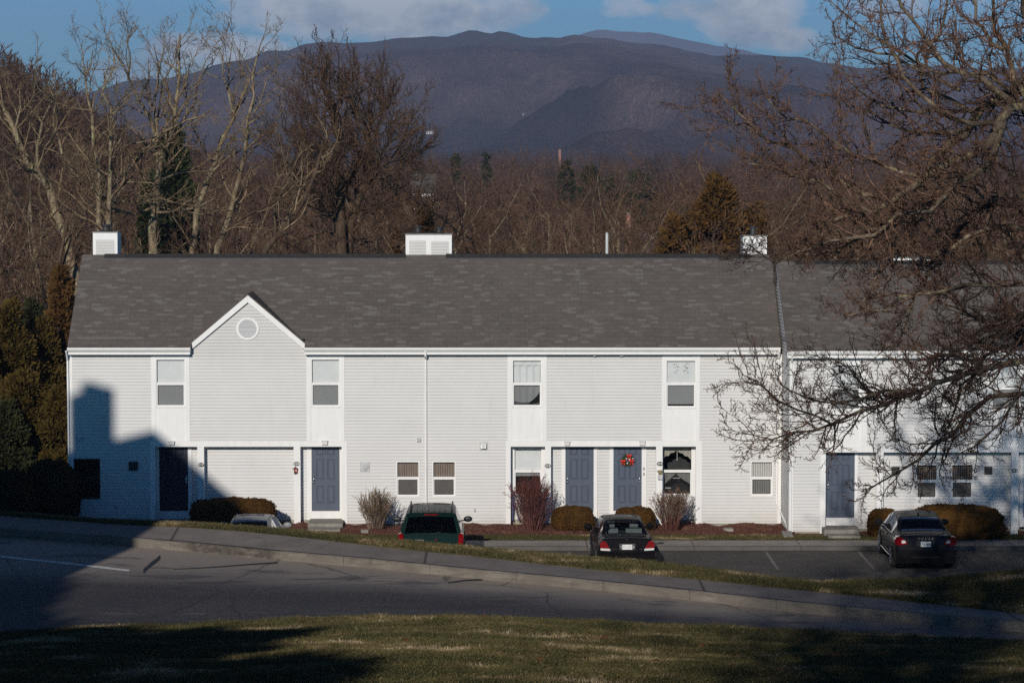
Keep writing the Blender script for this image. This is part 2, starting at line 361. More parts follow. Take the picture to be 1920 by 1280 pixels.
# Y<=0 cannot be expressed by rays: build lawn on plain grid columns instead
def build_lawn():
    V = []; n = 0
    for px in PXS:
        f = fore(px); col = [(X_(px, f['l']+.06, 1000), f['l']+.06, f['zr']-.3)]
        x0 = X_(px, f['l'], 1000)
        for i in range(61):
            s = i/60; Y = f['l'] + (-45-f['l'])*s**1.3
            x = x0*(.35+.65*max(0, Y)/f['l']) if Y > 0 else x0*.35
            x = x0*(max(Y, -45)+45)/(f['l']+45)*.55 + x0*.45
            z = f['zl'] + (f['l']-Y)*.136 + .10*mnoise.fractal(Vector((x*.12, Y*.12, 3)), .6, 2, 4)*min(1, (f['l']-Y)/4) if Y > 6 else f['zl'] + (f['l']-6)*.136 + (6-Y)*.04
            col.append((x, Y, z))
        n = len(col); V += col
    Fq = []
    for i in range(len(PXS)-1):
        for j in range(n-1):
            a = i*n+j; Fq.append((a, a+n, a+n+1, a+1))
    o = mesh_np('lawn', V, Fq, M['turf'], smooth=True); o['kind'] = 'structure'; return o
lawn = build_lawn()
def rows_road(px):
    f = fore(px); y0 = f['k']-.02; z0 = f['zk']-.21; n = 12
    return [(y0+.3, z0)] + [(y0 + (f['l']-.3-y0)*i/n, z0 + (f['zr']-z0)*i/n) for i in range(n+1)]
road = lattice('road', rows_road, M['road'])
def rows_kerb(px):
    f = fore(px); k = f['k']; return [(k, f['zk']-.32), (k, f['zk']-.03), (k+.03, f['zk']), (k+.16, f['zk']+.004), (k+.16, f['zk']-.1)]
PXS_ = PXS; PXS = list(np.arange(-900, 2901, 5.0)); kb = lattice('kerb', rows_kerb, M['kerb_up'], smooth=True, noise_amp=.045, nscale=2.2, emax=2); PXS = PXS_
def rows_walk(px):
    f = fore(px); return [(f['k']+.162, f['zk']+.002 - .001), (f['k']+.9, f['zk']*.5+f['zb']*.5), (f['b'], f['zb'])]
lattice('sidewalk', rows_walk, M['walk_up'])
def rows_bank(px):
    f = fore(px); b, c = f['b'], f['c']
    return [(b+.003, f['zb']-.15), (b+.003, f['zb']+.012), (b+.5, f['zb']*.8+f['zc']*.2+.03), (b*.4+c*.6, f['zb']*.4+f['zc']*.6+.03), (c, f['zc']), (c+.7, f['zc']-.25), (c+3.2, 1.0), (c+4.6, .1), (c+5.2, -.25)]
bank = lattice('grass_bank', rows_bank, M['turf'], noise_amp=.03)
# parking lot and the strip in front of the townhouses
def plane(name, x0, x1, y0, y1, z, mat, nx=1, ny=1, kind='structure', bumpz=0):
    V = []; 
    for i in range(nx+1):
        for j in range(ny+1):
            x = x0+(x1-x0)*i/nx; y = y0+(y1-y0)*j/ny
            V.append((x, y, z + (bumpz*mnoise.fractal(Vector((x*1.3, y*1.3, 0)), .7, 2, 4) if bumpz else 0)))
    Fq = [(i*(ny+1)+j, (i+1)*(ny+1)+j, (i+1)*(ny+1)+j+1, i*(ny+1)+j+1) for i in range(nx) for j in range(ny)]
    o = mesh_np(name, V, Fq, mat, smooth=True); o['kind'] = kind; return o
plane('parking_lot', -60, 60, 58, 84.6, 0.0, M['lot'])
m = MB(); m.box(-60, 60, 84.6, 84.76, -.1, .125); o = m.build('lower_kerb', M['kerb_low']); o['kind'] = 'structure'
m = MB(); m.box(-60, 60, 84.762, 86.05, -.1, .12); o = m.build('lower_sidewalk', M['walk_low']); o['kind'] = 'structure'
plane('grass_verge', -60, 60, 86.052, 87.25, .125, M['turf'], 240, 4, bumpz=.02)
plane('mulch_bed', -14.6, 30, 87.1, 91.5, .10, M['mulch'], 400, 30, bumpz=.09)
# bay lines
mb = MB()
for px in (1438, 1612, 1068):
    x = X_(px, 84, 1040); mb.quad((x-.045, 80.6, .005), (x+.045, 80.6, .005), (x+.045, 84.3, .005), (x-.045, 84.3, .005))
o = mb.build('bay_line', M['paint']); o['kind'] = 'structure'
# white line across the shaded part of the upper road
def road_pt(px, v):
    f = fore(px); y0 = f['k']-.02; z0 = f['zk']-.21; Y = y0+(f['l']-.3-y0)*v; return Vector(ray(px, Y, z0+(f['zr']-z0)*v+.008))
def v_at(px, py):
    return min(((abs((lambda p: (CZ-p.z)/p.y)(road_pt(px, i/200)) - (py-300)/F)), i/200) for i in range(201))[1]
mb = MB(); pts = []
for px, py in ((-120,1032),(-60,1039),(0,1046),(60,1052),(120,1059),(180,1066),(242,1073)):
    pts.append((px, v_at(px, py)))
for a, b in zip(pts, pts[1:]):
    mb.quad(road_pt(a[0], a[1]+.012), road_pt(b[0], b[1]+.012), road_pt(b[0], b[1]-.012), road_pt(a[0], a[1]-.012))
o = mb.build('parking_line', vary('line_paint', (.62, .60, .57), .2, 6, .8)); o['kind'] = 'structure'
def tar(pp, w0, w1):
    q = [(px, v_at(px, py)) for px, py in pp]
    for i, (a, b) in enumerate(zip(q, q[1:])):
        wa = w0+(w1-w0)*i/(len(q)-1); wb = w0+(w1-w0)*(i+1)/(len(q)-1)
        mb.quad(road_pt(a[0], a[1]+wa), road_pt(b[0], b[1]+wb), road_pt(b[0], b[1]-wb), road_pt(a[0], a[1]-wa))
mb = MB(); tar([(268,1074),(276,1067),(284,1060),(292,1054),(300,1047)], .03, .03); tar([(325,1070),(370,1068),(420,1065),(470,1061),(520,1058)], .004, .012); tar([(840,1096),(870,1092),(905,1088)], .01, .02)
o = mb.build('tar_patch', vary('tar', (.022,.018,.016), .3, 5, .7)); o['kind'] = 'structure'
# ---- land behind the townhouses
def smooth(a, b, x):
    t = max(0.0, min(1.0, (x-a)/(b-a))); return t*t*(3-2*t)
def land(x, y):
    z = -.35 - 5.2*smooth(94, 140, y)
    u = -x/max(y, 1)*F      # distance left of the centre line
    z += smooth(430, 1000, u)*smooth(120, 330, y)*(20 - 6*smooth(500, 1500, y))
    z += smooth(90, 140, y)*.6*mnoise.fractal(Vector((x*.02, y*.02, 1)), .7, 2, 3)
    z += smooth(220, 1200, y)*6.5
    return z
V = []; cols = np.arange(-4200, 5600, 60.0); rowsY = [66, 86, 87.2, 91, 94, 97, 101, 106, 112, 120, 130, 142, 156, 172, 190, 212, 240, 275, 320, 380, 460, 560, 700, 900, 1150, 1450, 1700]
for c_ in cols:
    for y in rowsY:
        x = (c_-941)/F*y; V.append((x, y, land(x, y) if y > 91.5 else -.35))
n = len(rowsY); Fq = [(i*n+j, (i+1)*n+j, (i+1)*n+j+1, i*n+j+1) for i in range(len(cols)-1) for j in range(n-1)]
o = mesh_np('ground', V, Fq, M['forest_floor'], smooth=True); o['kind'] = 'structure'
# ---- mountains
SK = [(-1500,260),(-600,240),(0,215),(120,190),(199,165),(255,150),(322,146),(360,139),(397,124),(472,109),(506,96),(544,94),(577,81),(696,80),(752,71),(835,69),(884,57),(917,62),(936,58),(977,69),(1049,71),(1082,66),(1142,73),(1172,79),(1240,84),(1280,94),(1336,104),(1430,103),(1467,106),(1512,109),(1557,120),(1617,129),(1674,120),(1805,128),(1920,128),(2500,160),(3500,230)]
FR = [(-1500,200),(600,160),(1000,110),(1060,80),(1095,57),(1127,51),(1165,56),(1221,57),(1280,70),(1336,81),(1392,90),(1430,99),(1600,130),(2500,200),(3500,240)]
FH = [(-1500,300),(600,262),(800,246),(900,226),(960,214),(1010,211),(1060,219),(1110,236),(1180,250),(1300,262),(1450,255),(1700,240),(2200,280),(3500,300)]
Ds = list(np.linspace(1500, 4000, 56)) + [4080, 4250, 4600, 6500, 8000, 9000, 9200, 9600]
cols = np.arange(-1500, 3500, 14.0); V = []; GL = []
for px in cols:
    zs = Z_(lerp(px, SK), 4000); zf = Z_(lerp(px, FR)+4, 9000); zh = Z_(lerp(px, FH), 2300)
    for D in Ds:
        x = (px-941)/F*D; t = (D-1500)/2500
        nz = mnoise.fractal(Vector((x/330, D/900, 5)), .75, 2.1, 5); n2 = mnoise.ridged_multi_fractal(Vector((x/420+3, D/1500, 9)), .9, 2.1, 5, 1.0, 2.0)-1
        if D <= 4000:
            body = zs*(.02+.98*smooth(.14, 1.0, t)**.9)
            hill = (zh+28)*math.exp(-((D-2300)/260)**2)
            z = 1 + (body-1)*t**.35 if t > 0 else 1
            z = max(z, -20+hill+10*nz*min(1, t*8)) + (48*nz + 62*n2)*min(1, 5*t)*min(1, max(0, 1-t)*7)
            lim_ = CZ+(zs-CZ)*D/4000; z = min(z, lim_ - 4 - 30*(1-t) + .08*(z-lim_)) if z > lim_-4-30*(1-t) else z
            if t == 1: z = zs + 3*mnoise.noise(Vector((x/30, 0, 0)))
        elif D < 8900: z = zs - 60*smooth(4000, 4250, D) if D < 4600 else min(zs-60, zf-90)
        elif D == 9000: z = zf + 3*mnoise.noise(Vector((x/30, 7, 0)))
        else: z = zf-90
        gl = .5+.5*n2+.35*nz-.3*math.exp(-((D-2300)/200)**2)*smooth(760, 900, px)*(1-smooth(1120, 1250, px)); GL.append(max(0, min(1, gl)))
        V.append((x, D, z))
n = len(Ds); Fq = [(i*n+j, (i+1)*n+j, (i+1)*n+j+1, i*n+j+1) for i in range(len(cols)-1) for j in range(n-1)]
def mk_mtn():
    t = NT('bare_mountain_forest')
    f = t.noise(.007, 9, .75, sc=(1, .35, 1.2)); st = t.noise(.16, 4, .8, sc=(2.2, .25, .8)); b = t.noise(.0035, 5, .6)
    c = t.ramp(f, [(.36, (.045,.032,.042)), (.46, (.15,.090,.098)), (.56, (.26,.165,.155)), (.68, (.42,.30,.26))])
    c = t.mix(.34, c, t.ramp(st, [(.36, (.022,.015,.018)), (.52, (.10,.062,.058)), (.68, (.34,.26,.22))]))
    c = t.mix(t.ramp(t.noise(.006, 6, .7, sc=(1, .4, 2)), [(.60, (0,0,0)), (.68, (.8,.8,.8))]), c, (.016, .026, .018))
    # cleared fields on the slope
    s = t.n('ShaderNodeSeparateXYZ'); t.l(t.pos(), s.inputs[0])
    u = t.math('MULTIPLY', t.math('DIVIDE', s.outputs['X'], s.outputs['Y']), F)
    zz = t.math('MULTIPLY', t.math('DIVIDE', t.math('SUBTRACT', CZ, s.outputs['Z']), s.outputs['Y']), F)
    for (cx, cy, rx, ry) in ((372, -61, 34, 9), (-25, -72, 12, 5)):
        d = t.math('ADD', t.math('POWER', t.math('DIVIDE', t.math('SUBTRACT', u, cx), rx), 2.0), t.math('POWER', t.math('DIVIDE', t.math('SUBTRACT', zz, cy), ry), 2.0))
        d = t.math('ADD', d, t.math('MULTIPLY_ADD', t.noise(.02, 4, .7), 2.4, -1.2))
        c = t.mix(t.ramp(d, [(.55, (.8,.8,.8)), (.7, (0,0,0))]), c, (.26,.15,.085))
    at = t.n('ShaderNodeAttribute'); at.attribute_name = 'gully_shade'
    c = t.mix(t.ramp(at.outputs['Fac'], [(.35, (.75,.75,.75)), (.62, (0,0,0))]), c, (.030, .028, .034))  # ravines darkened: evergreens there, plus fold shading painted into the colour
    t.col(c); t.set(Roughness=1, Specular_IOR_Level=0); t.bump(st, 1.0, 9); return t.m
o = mesh_np('mountains', V, Fq, mk_mtn(), smooth=True); ga = o.data.attributes.new('gully_shade', 'FLOAT', 'POINT'); ga.data.foreach_set('value', np.array(GL, np.float32)); o['kind'] = 'structure'
# ---- haze
hz = MB(); hz.box(-6500, 6500, -120, 9750, -320, 520); o = hz.build('haze', [bpy.data.materials.new('haze_air')]); o['kind'] = 'stuff'
hm = o.data.materials[0]; hm.use_nodes = True; nt = hm.node_tree; nt.nodes.remove(nt.nodes['Principled BSDF'])
pv = nt.nodes.new('ShaderNodeVolumePrincipled'); pv.inputs['Color'].default_value = (.60, .71, 1, 1); pv.inputs['Density'].default_value = HAZE = 1.55e-4
pv.inputs['Anisotropy'].default_value = 0
nt.links.new(pv.outputs[0], nt.nodes['Material Output'].inputs['Volume'])
# ---------------------------------------------------------------- sky and sun
w = bpy.data.worlds.new('World'); bpy.context.scene.world = w; w.use_nodes = True; nt = w.node_tree
t = NT.__new__(NT); t.t = nt; t.b = nt.nodes['Background']
sky = t.n('ShaderNodeTexSky', sky_type='NISHITA'); sky.sun_disc = False; sky.sun_elevation = SUN_EL; sky.sun_rotation = math.pi + SUN_AZ
sky.air_density = 1.0; sky.dust_density = .3; sky.ozone_density = 2.0; sky.altitude = 600
g = t.n('ShaderNodeTexCoord').outputs['Generated']; s = t.n('ShaderNodeSeparateXYZ'); t.l(g, s.inputs[0])
ay = t.math('MAXIMUM', t.math('ABSOLUTE', s.outputs['Y']), .05)
u = t.math('DIVIDE', s.outputs['X'], ay); v = t.math('DIVIDE', s.outputs['Z'], ay)
cb = t.n('ShaderNodeCombineXYZ'); t.l(u, cb.inputs['X']); t.l(v, cb.inputs['Y'])
def nz(scale, det, off):
    mp = t.n('ShaderNodeMapping'); mp.inputs['Location'].default_value = off; mp.inputs['Scale'].default_value = (1, 1.5, 1); t.l(cb.outputs[0], mp.inputs['Vector'])
    return t.noise(scale, det, .62, vec=mp.outputs['Vector'])
n1 = nz(34, 7, (0, 0, 0)); n2 = nz(12, 6, (4, 2, 0))
total = None
for (px, py, rx, ry, k) in ((715, 18, 330, 72, 1.0), (620, 0, 170, 60, .6), (1400, 34, 125, 62, 1.0), (1330, 20, 110, 40, .6), (1480, 72, 70, 30, .8), (410, 100, 150, 44, .75), (300, 130, 120, 40, .5), (1180, 18, 60, 22, .33), (1740, 10, 160, 30, .25), (-300, 60, 300, 90, .8), (2300, 30, 240, 80, .8)):
    cu = (px-941)/F; cv = (300-py)/F
    d = t.math('ADD', t.math('POWER', t.math('DIVIDE', t.math('SUBTRACT', u, cu), rx/F), 2.0), t.math('POWER', t.math('DIVIDE', t.math('SUBTRACT', v, cv), ry/F), 2.0))
    d = t.math('SUBTRACT', 1.0, d); d = t.math('MULTIPLY', t.math('MAXIMUM', d, -1.0), k)
    total = d if total is None else t.math('SMOOTH_MAX', total, d, .15)
dens = t.math('ADD', total, t.math('MULTIPLY_ADD', n1, 2.2, -1.1))
dens = t.math('ADD', dens, t.math('MULTIPLY_ADD', n2, .8, -.4))
msk = t.ramp(dens, [(-.0, (0,0,0)), (.22, (.5,.5,.5)), (.62, (.95,.95,.95))])
K = 1/.032
shade = t.ramp(t.math('ADD', t.math('MULTIPLY_ADD', nz(30, 6, (.004, -.006, 0)), 2.4, -.75), t.math('MULTIPLY', t.math('SUBTRACT', v, .035), 9.0)), [(.25, (.34*K,.46*K,.55*K)), (.75, (.85*K,.91*K,.95*K))])
skyc = t.mix(1.0, sky.outputs[0], (.46, 1.85, 3.3), 'MULTIPLY')
zen = t.ramp(s.outputs['Z'], [(.08, (1,1,1)), (.55, (.22,.20,.21))]); skyc = t.mix(1.0, skyc, zen, 'MULTIPLY')  # dims the unseen upper sky to weaken fill and deepen shadows
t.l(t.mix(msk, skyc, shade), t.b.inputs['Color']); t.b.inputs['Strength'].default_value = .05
sd = bpy.data.lights.new('sun', 'SUN'); so = bpy.data.objects.new('sun', sd); C.objects.link(so)
sd.energy = 5.0; sd.angle = R(.5); sd.color = (1, .94, .85)
dirv = Vector((math.sin(SUN_AZ)*math.cos(SUN_EL), math.cos(SUN_AZ)*math.cos(SUN_EL), -math.sin(SUN_EL)))
so.rotation_euler = dirv.to_track_quat('-Z', 'Y').to_euler(); so.location = (-20, -60, 60)
vs = bpy.context.scene.view_settings; vs.view_transform = 'Standard'; vs.look = 'None'; vs.exposure = -.61; vs.gamma = 1
# ================================================================ townhouses
BOARD = .108; LAP = .028
def siding(mb, x0, x1, z0, z1, y, lim=None, m=0):
    """lapped boards facing -Y; lim(z) -> (x0, x1) for gables"""
    k = math.floor(z0/BOARD)
    while k*BOARD < z1:
        a = max(z0, k*BOARD); b = min(z1, (k+1)*BOARD); k += 1
        if b-a < .004: continue
        fa = (a/BOARD) % 1 if a > (k-1)*BOARD+1e-6 else 0
        xa0, xa1 = lim(a) if lim else (x0, x1); xb0, xb1 = lim(b) if lim else (x0, x1)
        if xa1-xa0 < .02: continue
        ya = y - LAP*(1-fa); yb = y - LAP*max(0, 1-((b-(k-1)*BOARD)/BOARD))
        mb.quad((xa0, ya, a), (xa1, ya, a), (xb1, yb, b), (xb0, yb, b), m)
        mb.quad((xa0, y+.02, a), (xa1, y+.02, a), (xa1, ya, a), (xa0, ya, a), m)
def siding_x(mb, x, y0, y1, z0, z1, lim=None, m=0, side=-1):
    """lapped boards facing -X (side=-1) or +X"""
    k = math.floor(z0/BOARD)
    while k*BOARD < z1:
        a = max(z0, k*BOARD); b = min(z1, (k+1)*BOARD); k += 1
        if b-a < .004: continue
        ya0, ya1 = lim(a) if lim else (y0, y1); yb0, yb1 = lim(b) if lim else (y0, y1)
        if ya1-ya0 < .02: continue
        xa = x+side*LAP
        p = [(xa, ya0, a), (xa, ya1, a), (x, yb1, b), (x, yb0, b)]; q = [(x-side*.02, ya0, a), (x-side*.02, ya1, a), (xa, ya1, a), (xa, ya0, a)]
        if side < 0: p.reverse(); q.reverse()
        mb.quad(*p, m); mb.quad(*q, m)
def door(parent, px0, px1, ztop, zbot, y, mat, handle_left=True, chain=False, label=None):
    x0, x1 = X_(px0, y, 900), X_(px1, y, 900); w = x1-x0; mb = MB()
    H = ztop-zbot; cols = [0, .17, .44, .56, .83, 1]
    zr = [0, .115, .385, .475, .79, .85, .955, 1]
    xs = [x0+w*c for c in cols]; zs = [zbot+H*c for c in zr]
    for i in range(5):
        for j in range(7):
            a, b, c, d = xs[i], xs[i+1], zs[j], zs[j+1]
            if i in (1, 3) and j in (1, 3, 5):
                rings = [(0, 0), (.018, .016), (.034, .016), (.055, .003)]
                for (e0, d0), (e1, d1) in zip(rings, rings[1:]):
                    o0 = [(a+e0, y+d0, c+e0), (b-e0, y+d0, c+e0), (b-e0, y+d0, d-e0), (a+e0, y+d0, d-e0)]
                    o1 = [(a+e1, y+d1, c+e1), (b-e1, y+d1, c+e1), (b-e1, y+d1, d-e1), (a+e1, y+d1, d-e1)]
                    for q in range(4): mb.quad(o0[q], o0[(q+1) % 4], o1[(q+1) % 4], o1[q])
                mb.quad(*o1)
            else: mb.quad((a, y, c), (b, y, c), (b, y, d), (a, y, d))
    o = mb.build('door', mat, parent); 
    if label: o['label'] = label
    hx = x0+.065 if handle_left else x1-.065; hz = zbot+H*.445
    h = MB(); h.box(hx-.03, hx+.03, y-.012, y-.001, hz-.05, hz+.2); h.sphere((hx, y-.045, hz), .036, (1, .8, 1), 6); h.tube([(hx, y+.01, hz), (hx, y-.03, hz)], .016, 8); h.tube([(hx, y+.01, hz+.16), (hx, y-.02, hz+.16)], .032, 10)
    h.build('handle', M['steel'], o, smooth=True)
    if chain:
        h = MB(); h.box((x0+x1)/2-.008, (x0+x1)/2+.008, y-.02, y-.005, ztop-.30, ztop-.02); h.build('wreath_hanger', M['black'], o)
    return o
def window(parent, x0, x1, z0, z1, y, kind, zmid=None, fw=.035, depth=.07):
    fmat = M['brown_dark'] if kind == 'dark' else M['trim']
    """double-hung window set in an opening of the wall plane y. returns the window part"""
    if zmid is None: zmid = (z0+z1)/2
    f = MB(); y0 = y-.022; yb = y+depth
    f.box(x0-fw, x0, y0, yb, z0-fw, z1+fw); f.box(x1, x1+fw, y0, yb, z0-fw, z1+fw)
    f.box(x0, x1, y0, yb, z1, z1+fw); f.box(x0-.0, x1+.0, y0-.012, yb, z0-fw-.01, z0)
    f.box(x0, x1, y+.01, yb-.005, zmid-.045, zmid+.045)
    o = f.build('window', fmat, parent)
    s = MB(); s.box(x0, x0+.03, y+.02, yb-.01, z0, zmid-.045); s.box(x1-.03, x1, y+.02, yb-.01, z0, zmid-.045); s.box(x0+.03, x1-.03, y+.021, yb-.011, z0, z0+.035)
    s.build('lower_sash', fmat, o)
    p = MB(); p.quad((x0, y+.05, zmid+.04), (x1, y+.05, zmid+.04), (x1, y+.05, z1), (x0, y+.05, z1)); p.quad((x0+.0, y+.05, z0), (x1, y+.05, z0), (x1, y+.05, zmid+.04), (x0, y+.05, zmid+.04))
    p.build('pane', M['glass'], o)
    r = MB(); r.quad((x0-.01, y+.9, z0-.1), (x1+.01, y+.9, z0-.1), (x1+.01, y+.9, z1+.1), (x0-.01, y+.9, z1+.1))
    r.quad((x0-.03, y+.08, z0-.03), (x0-.03, y+.9, z0-.03), (x0-.03, y+.9, z1+.03), (x0-.03, y+.08, z1+.03))
    r.quad((x1+.03, y+.9, z0-.03), (x1+.03, y+.08, z0-.03), (x1+.03, y+.08, z1+.03), (x1+.03, y+.9, z1+.03))
    r.quad((x0-.03, y+.08, z0-.03), (x1+.03, y+.08, z0-.03), (x1+.03, y+.9, z0-.03), (x0-.03, y+.9, z0-.03))
    r.quad((x0-.03, y+.9, z1+.03), (x1+.03, y+.9, z1+.03), (x1+.03, y+.08, z1+.03), (x0-.03, y+.08, z1+.03))
    r.build('dark_interior', M['interior'], o)
    yi = y+.10; w = x1-x0; h = z1-z0
    def fold(name, mat, xa, xb, zt, zb, n=24, amp=.012, per=9, yy=yi):
        q = MB()
        for i in range(n):
            a = xa+(xb-xa)*i/n; b = xa+(xb-xa)*(i+1)/n
            ya = yy+amp*math.sin(i*per/n*6.28); yc = yy+amp*math.sin((i+1)*per/n*6.28)
            ta = zt(i/n) if callable(zt) else zt; tb = zt((i+1)/n) if callable(zt) else zt
            ba = zb(i/n) if callable(zb) else zb; bb = zb((i+1)/n) if callable(zb) else zb
            q.quad((a, ya, ba), (b, yc, bb), (b, yc, tb), (a, ya, ta))
        return q.build(name, mat, o)
    if kind in ('shade', 'shade_gap'):
        q = MB(); zb = z0+.02 if kind == 'shade' else z0+.11; q.box(x0-.02, x1+.02, yi, yi+.003, zb, z1+.02)
        if kind == 'shade_gap': q.box(x0-.01, x1+.01, yi-.01, yi+.012, zb-.02, zb+.005)
        q.build('roller_shade', M['shade'], o)
        if kind == 'shade_gap':
            q = MB(); rr = random.Random(5); q.quad((x0, yi-.003, z0+.62), (x1, yi-.003, z0+.62), (x1, yi-.003, z1), (x0, yi-.003, z1), 1)
            for k in range(46):
                cx = x0+w*(.32 if k % 2 else .68)+rr.gauss(0, .045); cz = z1-.10-rr.random()*.30
                r_ = rr.uniform(.008, .03); q.poly([(cx+r_*math.cos(a)*rr.uniform(.6, 1.3), yi-.004, cz+r_*math.sin(a)*.7) for a in (0, 1, 2.1, 3.1, 4.2, 5.2)])
            q.build('shade_print', [vary('shade_print', (.30, .29, .28), .2, 20, .8), M['shade']], o)
    elif kind == 'bowed':
        fold('valance', M['shade'], x0-.02, x1+.02, z1+.02, z1-.16, 20, .008, 3)
        fold('curtain', M['shade'], x0, x1, z1-.10, lambda s: z0+.10+.26*max(0, abs(s-.42)*1.5)**2.2*(2.2 if s > .6 else .7)-.0, 30, .02, 4, yi+.04)
        fold('bedding', vary('grey_cloth', (.22,.22,.22), .3, 14, .9), x0, x1, lambda s: z0+.10+.05*math.sin(s*7), z0-.02, 20, .02, 3, yi+.12)
    elif kind == 'vblind':
        q = MB(); n = 9
        for i in range(n):
            a = x0+w*(i+.08)/n; b = x0+w*(i+.92)/n; q.quad((a, yi, z0), (b, yi+.05, z0), (b, yi+.05, z1), (a, yi, z1))
        q.build('vertical_blind', M['vblind'], o)
        q = MB(); k = 0
        while z0+.02+k*.032 < zmid: zz = z0+.02+k*.032; q.quad((x0+.03, yi-.02, zz), (x1-.03, yi-.02, zz), (x1-.03, yi-.006, zz+.020), (x0+.03, yi-.006, zz+.020)); k += 1
        q.build('slat_blind', M['hblind'], o)
    elif kind == 'pblind':
        q = MB(); n = 9
        for i in range(n):
            a = x0+w*(i+.05)/n; b = x0+w*(i+.95)/n; q.quad((a, yi, z0), (b, yi+.03, z0), (b, yi+.03, z1), (a, yi, z1))
        q.build('vertical_blind', M['wblind'], o)
    elif kind == 'valance':
        fold('lace_valance', M['lace'], x0, x1, z1+.01, lambda s: z1-.12-.36*abs(s-.48)**1.0*1.55-.02*math.cos(s*32), 40, .01, 8)
        fold('curtain', M['curtain'], x0, x0+w*.46, zmid+.0, lambda s: zmid-.46+.38*s**1.3, 14, .012, 3, yi+.03)
        fold('curtain', M['curtain'], x1-w*.5, x1, zmid+.0, lambda s: zmid-.12-.34*s**.8, 14, .012, 3, yi+.03)
        q = MB(); q.tube([(x0+w*.5, yi-.02, z1-.12), (x0+w*.5, yi-.02, z1-.42)], .006, 5); q.sphere((x0+w*.5, yi-.02, z1-.43), .016, n=4); q.build('pull_cord', M['trim'], o)
        q = MB(); q.box(x0, x0+w*.9, yi+.2, yi+.25, zmid-.28, zmid-.25); q.box(x0, x0+w*.3, yi+.2, yi+.25, zmid-.62, zmid-.58); q.build('shelf', M['trim'], o)
    elif kind == 'half':
        q = MB(); q.box(x0-.01, x1+.01, yi, yi+.003, zmid-.17, z1+.02); q.build('roller_shade', M['shade'], o)
    s = MB(); s.quad((x0+.03, y+.03, z0+.035), (x1-.03, y+.03, z0+.035), (x1-.03, y+.03, zmid-.045), (x0+.03, y+.03, zmid-.045))
    if kind != 'dark': s.build('insect_screen', M['screen'], o)
    return o
def text_mesh(name, body, size, loc, rot, mat, parent, depth=.001, align='CENTER', bold=0):
    c = bpy.data.curves.new(name, 'FONT'); c.body = body; c.size = size; c.align_x = align; c.align_y = 'CENTER'; c.extrude = depth; c.offset = bold
    t = bpy.data.objects.new('tmp', c); C.objects.link(t)
    dg = bpy.context.evaluated_depsgraph_get(); me = bpy.data.meshes.new_from_object(t.evaluated_get(dg))
    bpy.data.objects.remove(t); bpy.data.curves.remove(c)
    me.transform(Matrix.Translation(loc) @ rot); me.materials.clear(); me.materials.append(mat)
    o = bpy.data.objects.new(name, me); C.objects.link(o); o.parent = parent; return o
UP = Matrix.Rotation(math.pi/2, 4, 'X')
def plaque(parent, px, py, num, y):
    x, z = X_(px, y, py), Z_(py, y); m = MB(); pts = []
    for k in range(20):
        a = 2*math.pi*k/20; cx = .055 if math.cos(a) > 0 else -.055
        pts.append((x+cx*.7+.062*math.cos(a), z+.068*math.sin(a)))
    m.prism(pts, y-.018, y); o = m.build('address_plaque', M['black'], parent)
    r = MB(); text_mesh('plaque_number', num, .115, (x, y-.021, z), UP, M['trim'], o, .002, bold=.003)
    return o
def entry_light(parent, px0, px1, py0, py1, y):
    x0, x1, z1, z0 = X_(px0, y, 830), X_(px1, y, 830), Z_(py0, y), Z_(py1, y)
    m = MB(); m.box(x0, x1, y-.09, y, z1-.03, z1); m.box(x0+.01, x1-.01, y-.02, y, z0, z1-.03); o = m.build('entry_light', M['metal'], parent)
    l = MB(); l.prismx([(y-.10, z1-.03), (y-.02, z1-.03), (y-.02, z0), (y-.085, z0+.015)], x0+.015, x1-.015); l.build('lens', M['lampglass'], o)
def vent(parent, px, py, w, y, hood=False, mat='metal'):
    x, z, h = X_(px, y, py), Z_(py, y), w/2; m = MB(); m.box(x-h, x+h, y-.02, y, z-h, z+h)
    o = m.build('wall_vent', M[mat], parent)
    if hood:
        q = MB(); q.prismx([(y-.02, z+h*.6), (y-.14, z+h*.3), (y-.15, z-h*.55), (y-.02, z-h*.4)], x-h*.62, x+h*.62); q.build('vent_hood', M['trim'], o)
        q = MB(); q.tube([(x, y-.16, z-h*.05), (x, y-.10, z)], h*.28, 10); q.build('vent_flap', M['metal'], o)
    else:
        q = MB()
        for i, (r0, yy) in enumerate(((h*.82, .05), (h*.5, .09))): q.tube([(x, y-yy, z), (x, y, z)], r0, 18)
        q.build('vent_cap', M['metal'] if mat != 'dark_metal' else M['dark_metal'], o, smooth=False)
def downspout(parent, path, w=.075):
    m = MB(); m.tube(path, w/2, 4); o = m.build('downspout', M['trim'], parent)
    return o
PITCH_R = None
def main_roof(parent, x0e, x1e, ye, ze, yr, zr, hole=None, back=5.5):
    t = .05; m = MB()
    # front plane (with thickness), back plane
    m.prismx([(ye, ze), (yr, zr), (yr, zr-t*1.3), (ye+.02, ze-t)], x0e, x1e)
    yb = yr+(yr-ye); m.prismx([(yr+.002, zr), (yb, ze), (yb, ze-t), (yr+.002, zr-t*1.3)], x0e, x1e)
    o = m.build('roof', M['roof'], parent); return o
def beam_posts(parent, y, beam, posts, ztop, zbot, zb):
    m = MB(); m.box(beam[0], beam[1], y-.035, y+.10, zbot, ztop); m.build('porch_beam', M['trim'], parent)
    for a, b, z in posts:
        m = MB(); m.box(a, b, y-.032, y+.10, z, zbot-.001); m.build('porch_post', M['trim'], parent)
RD = .37
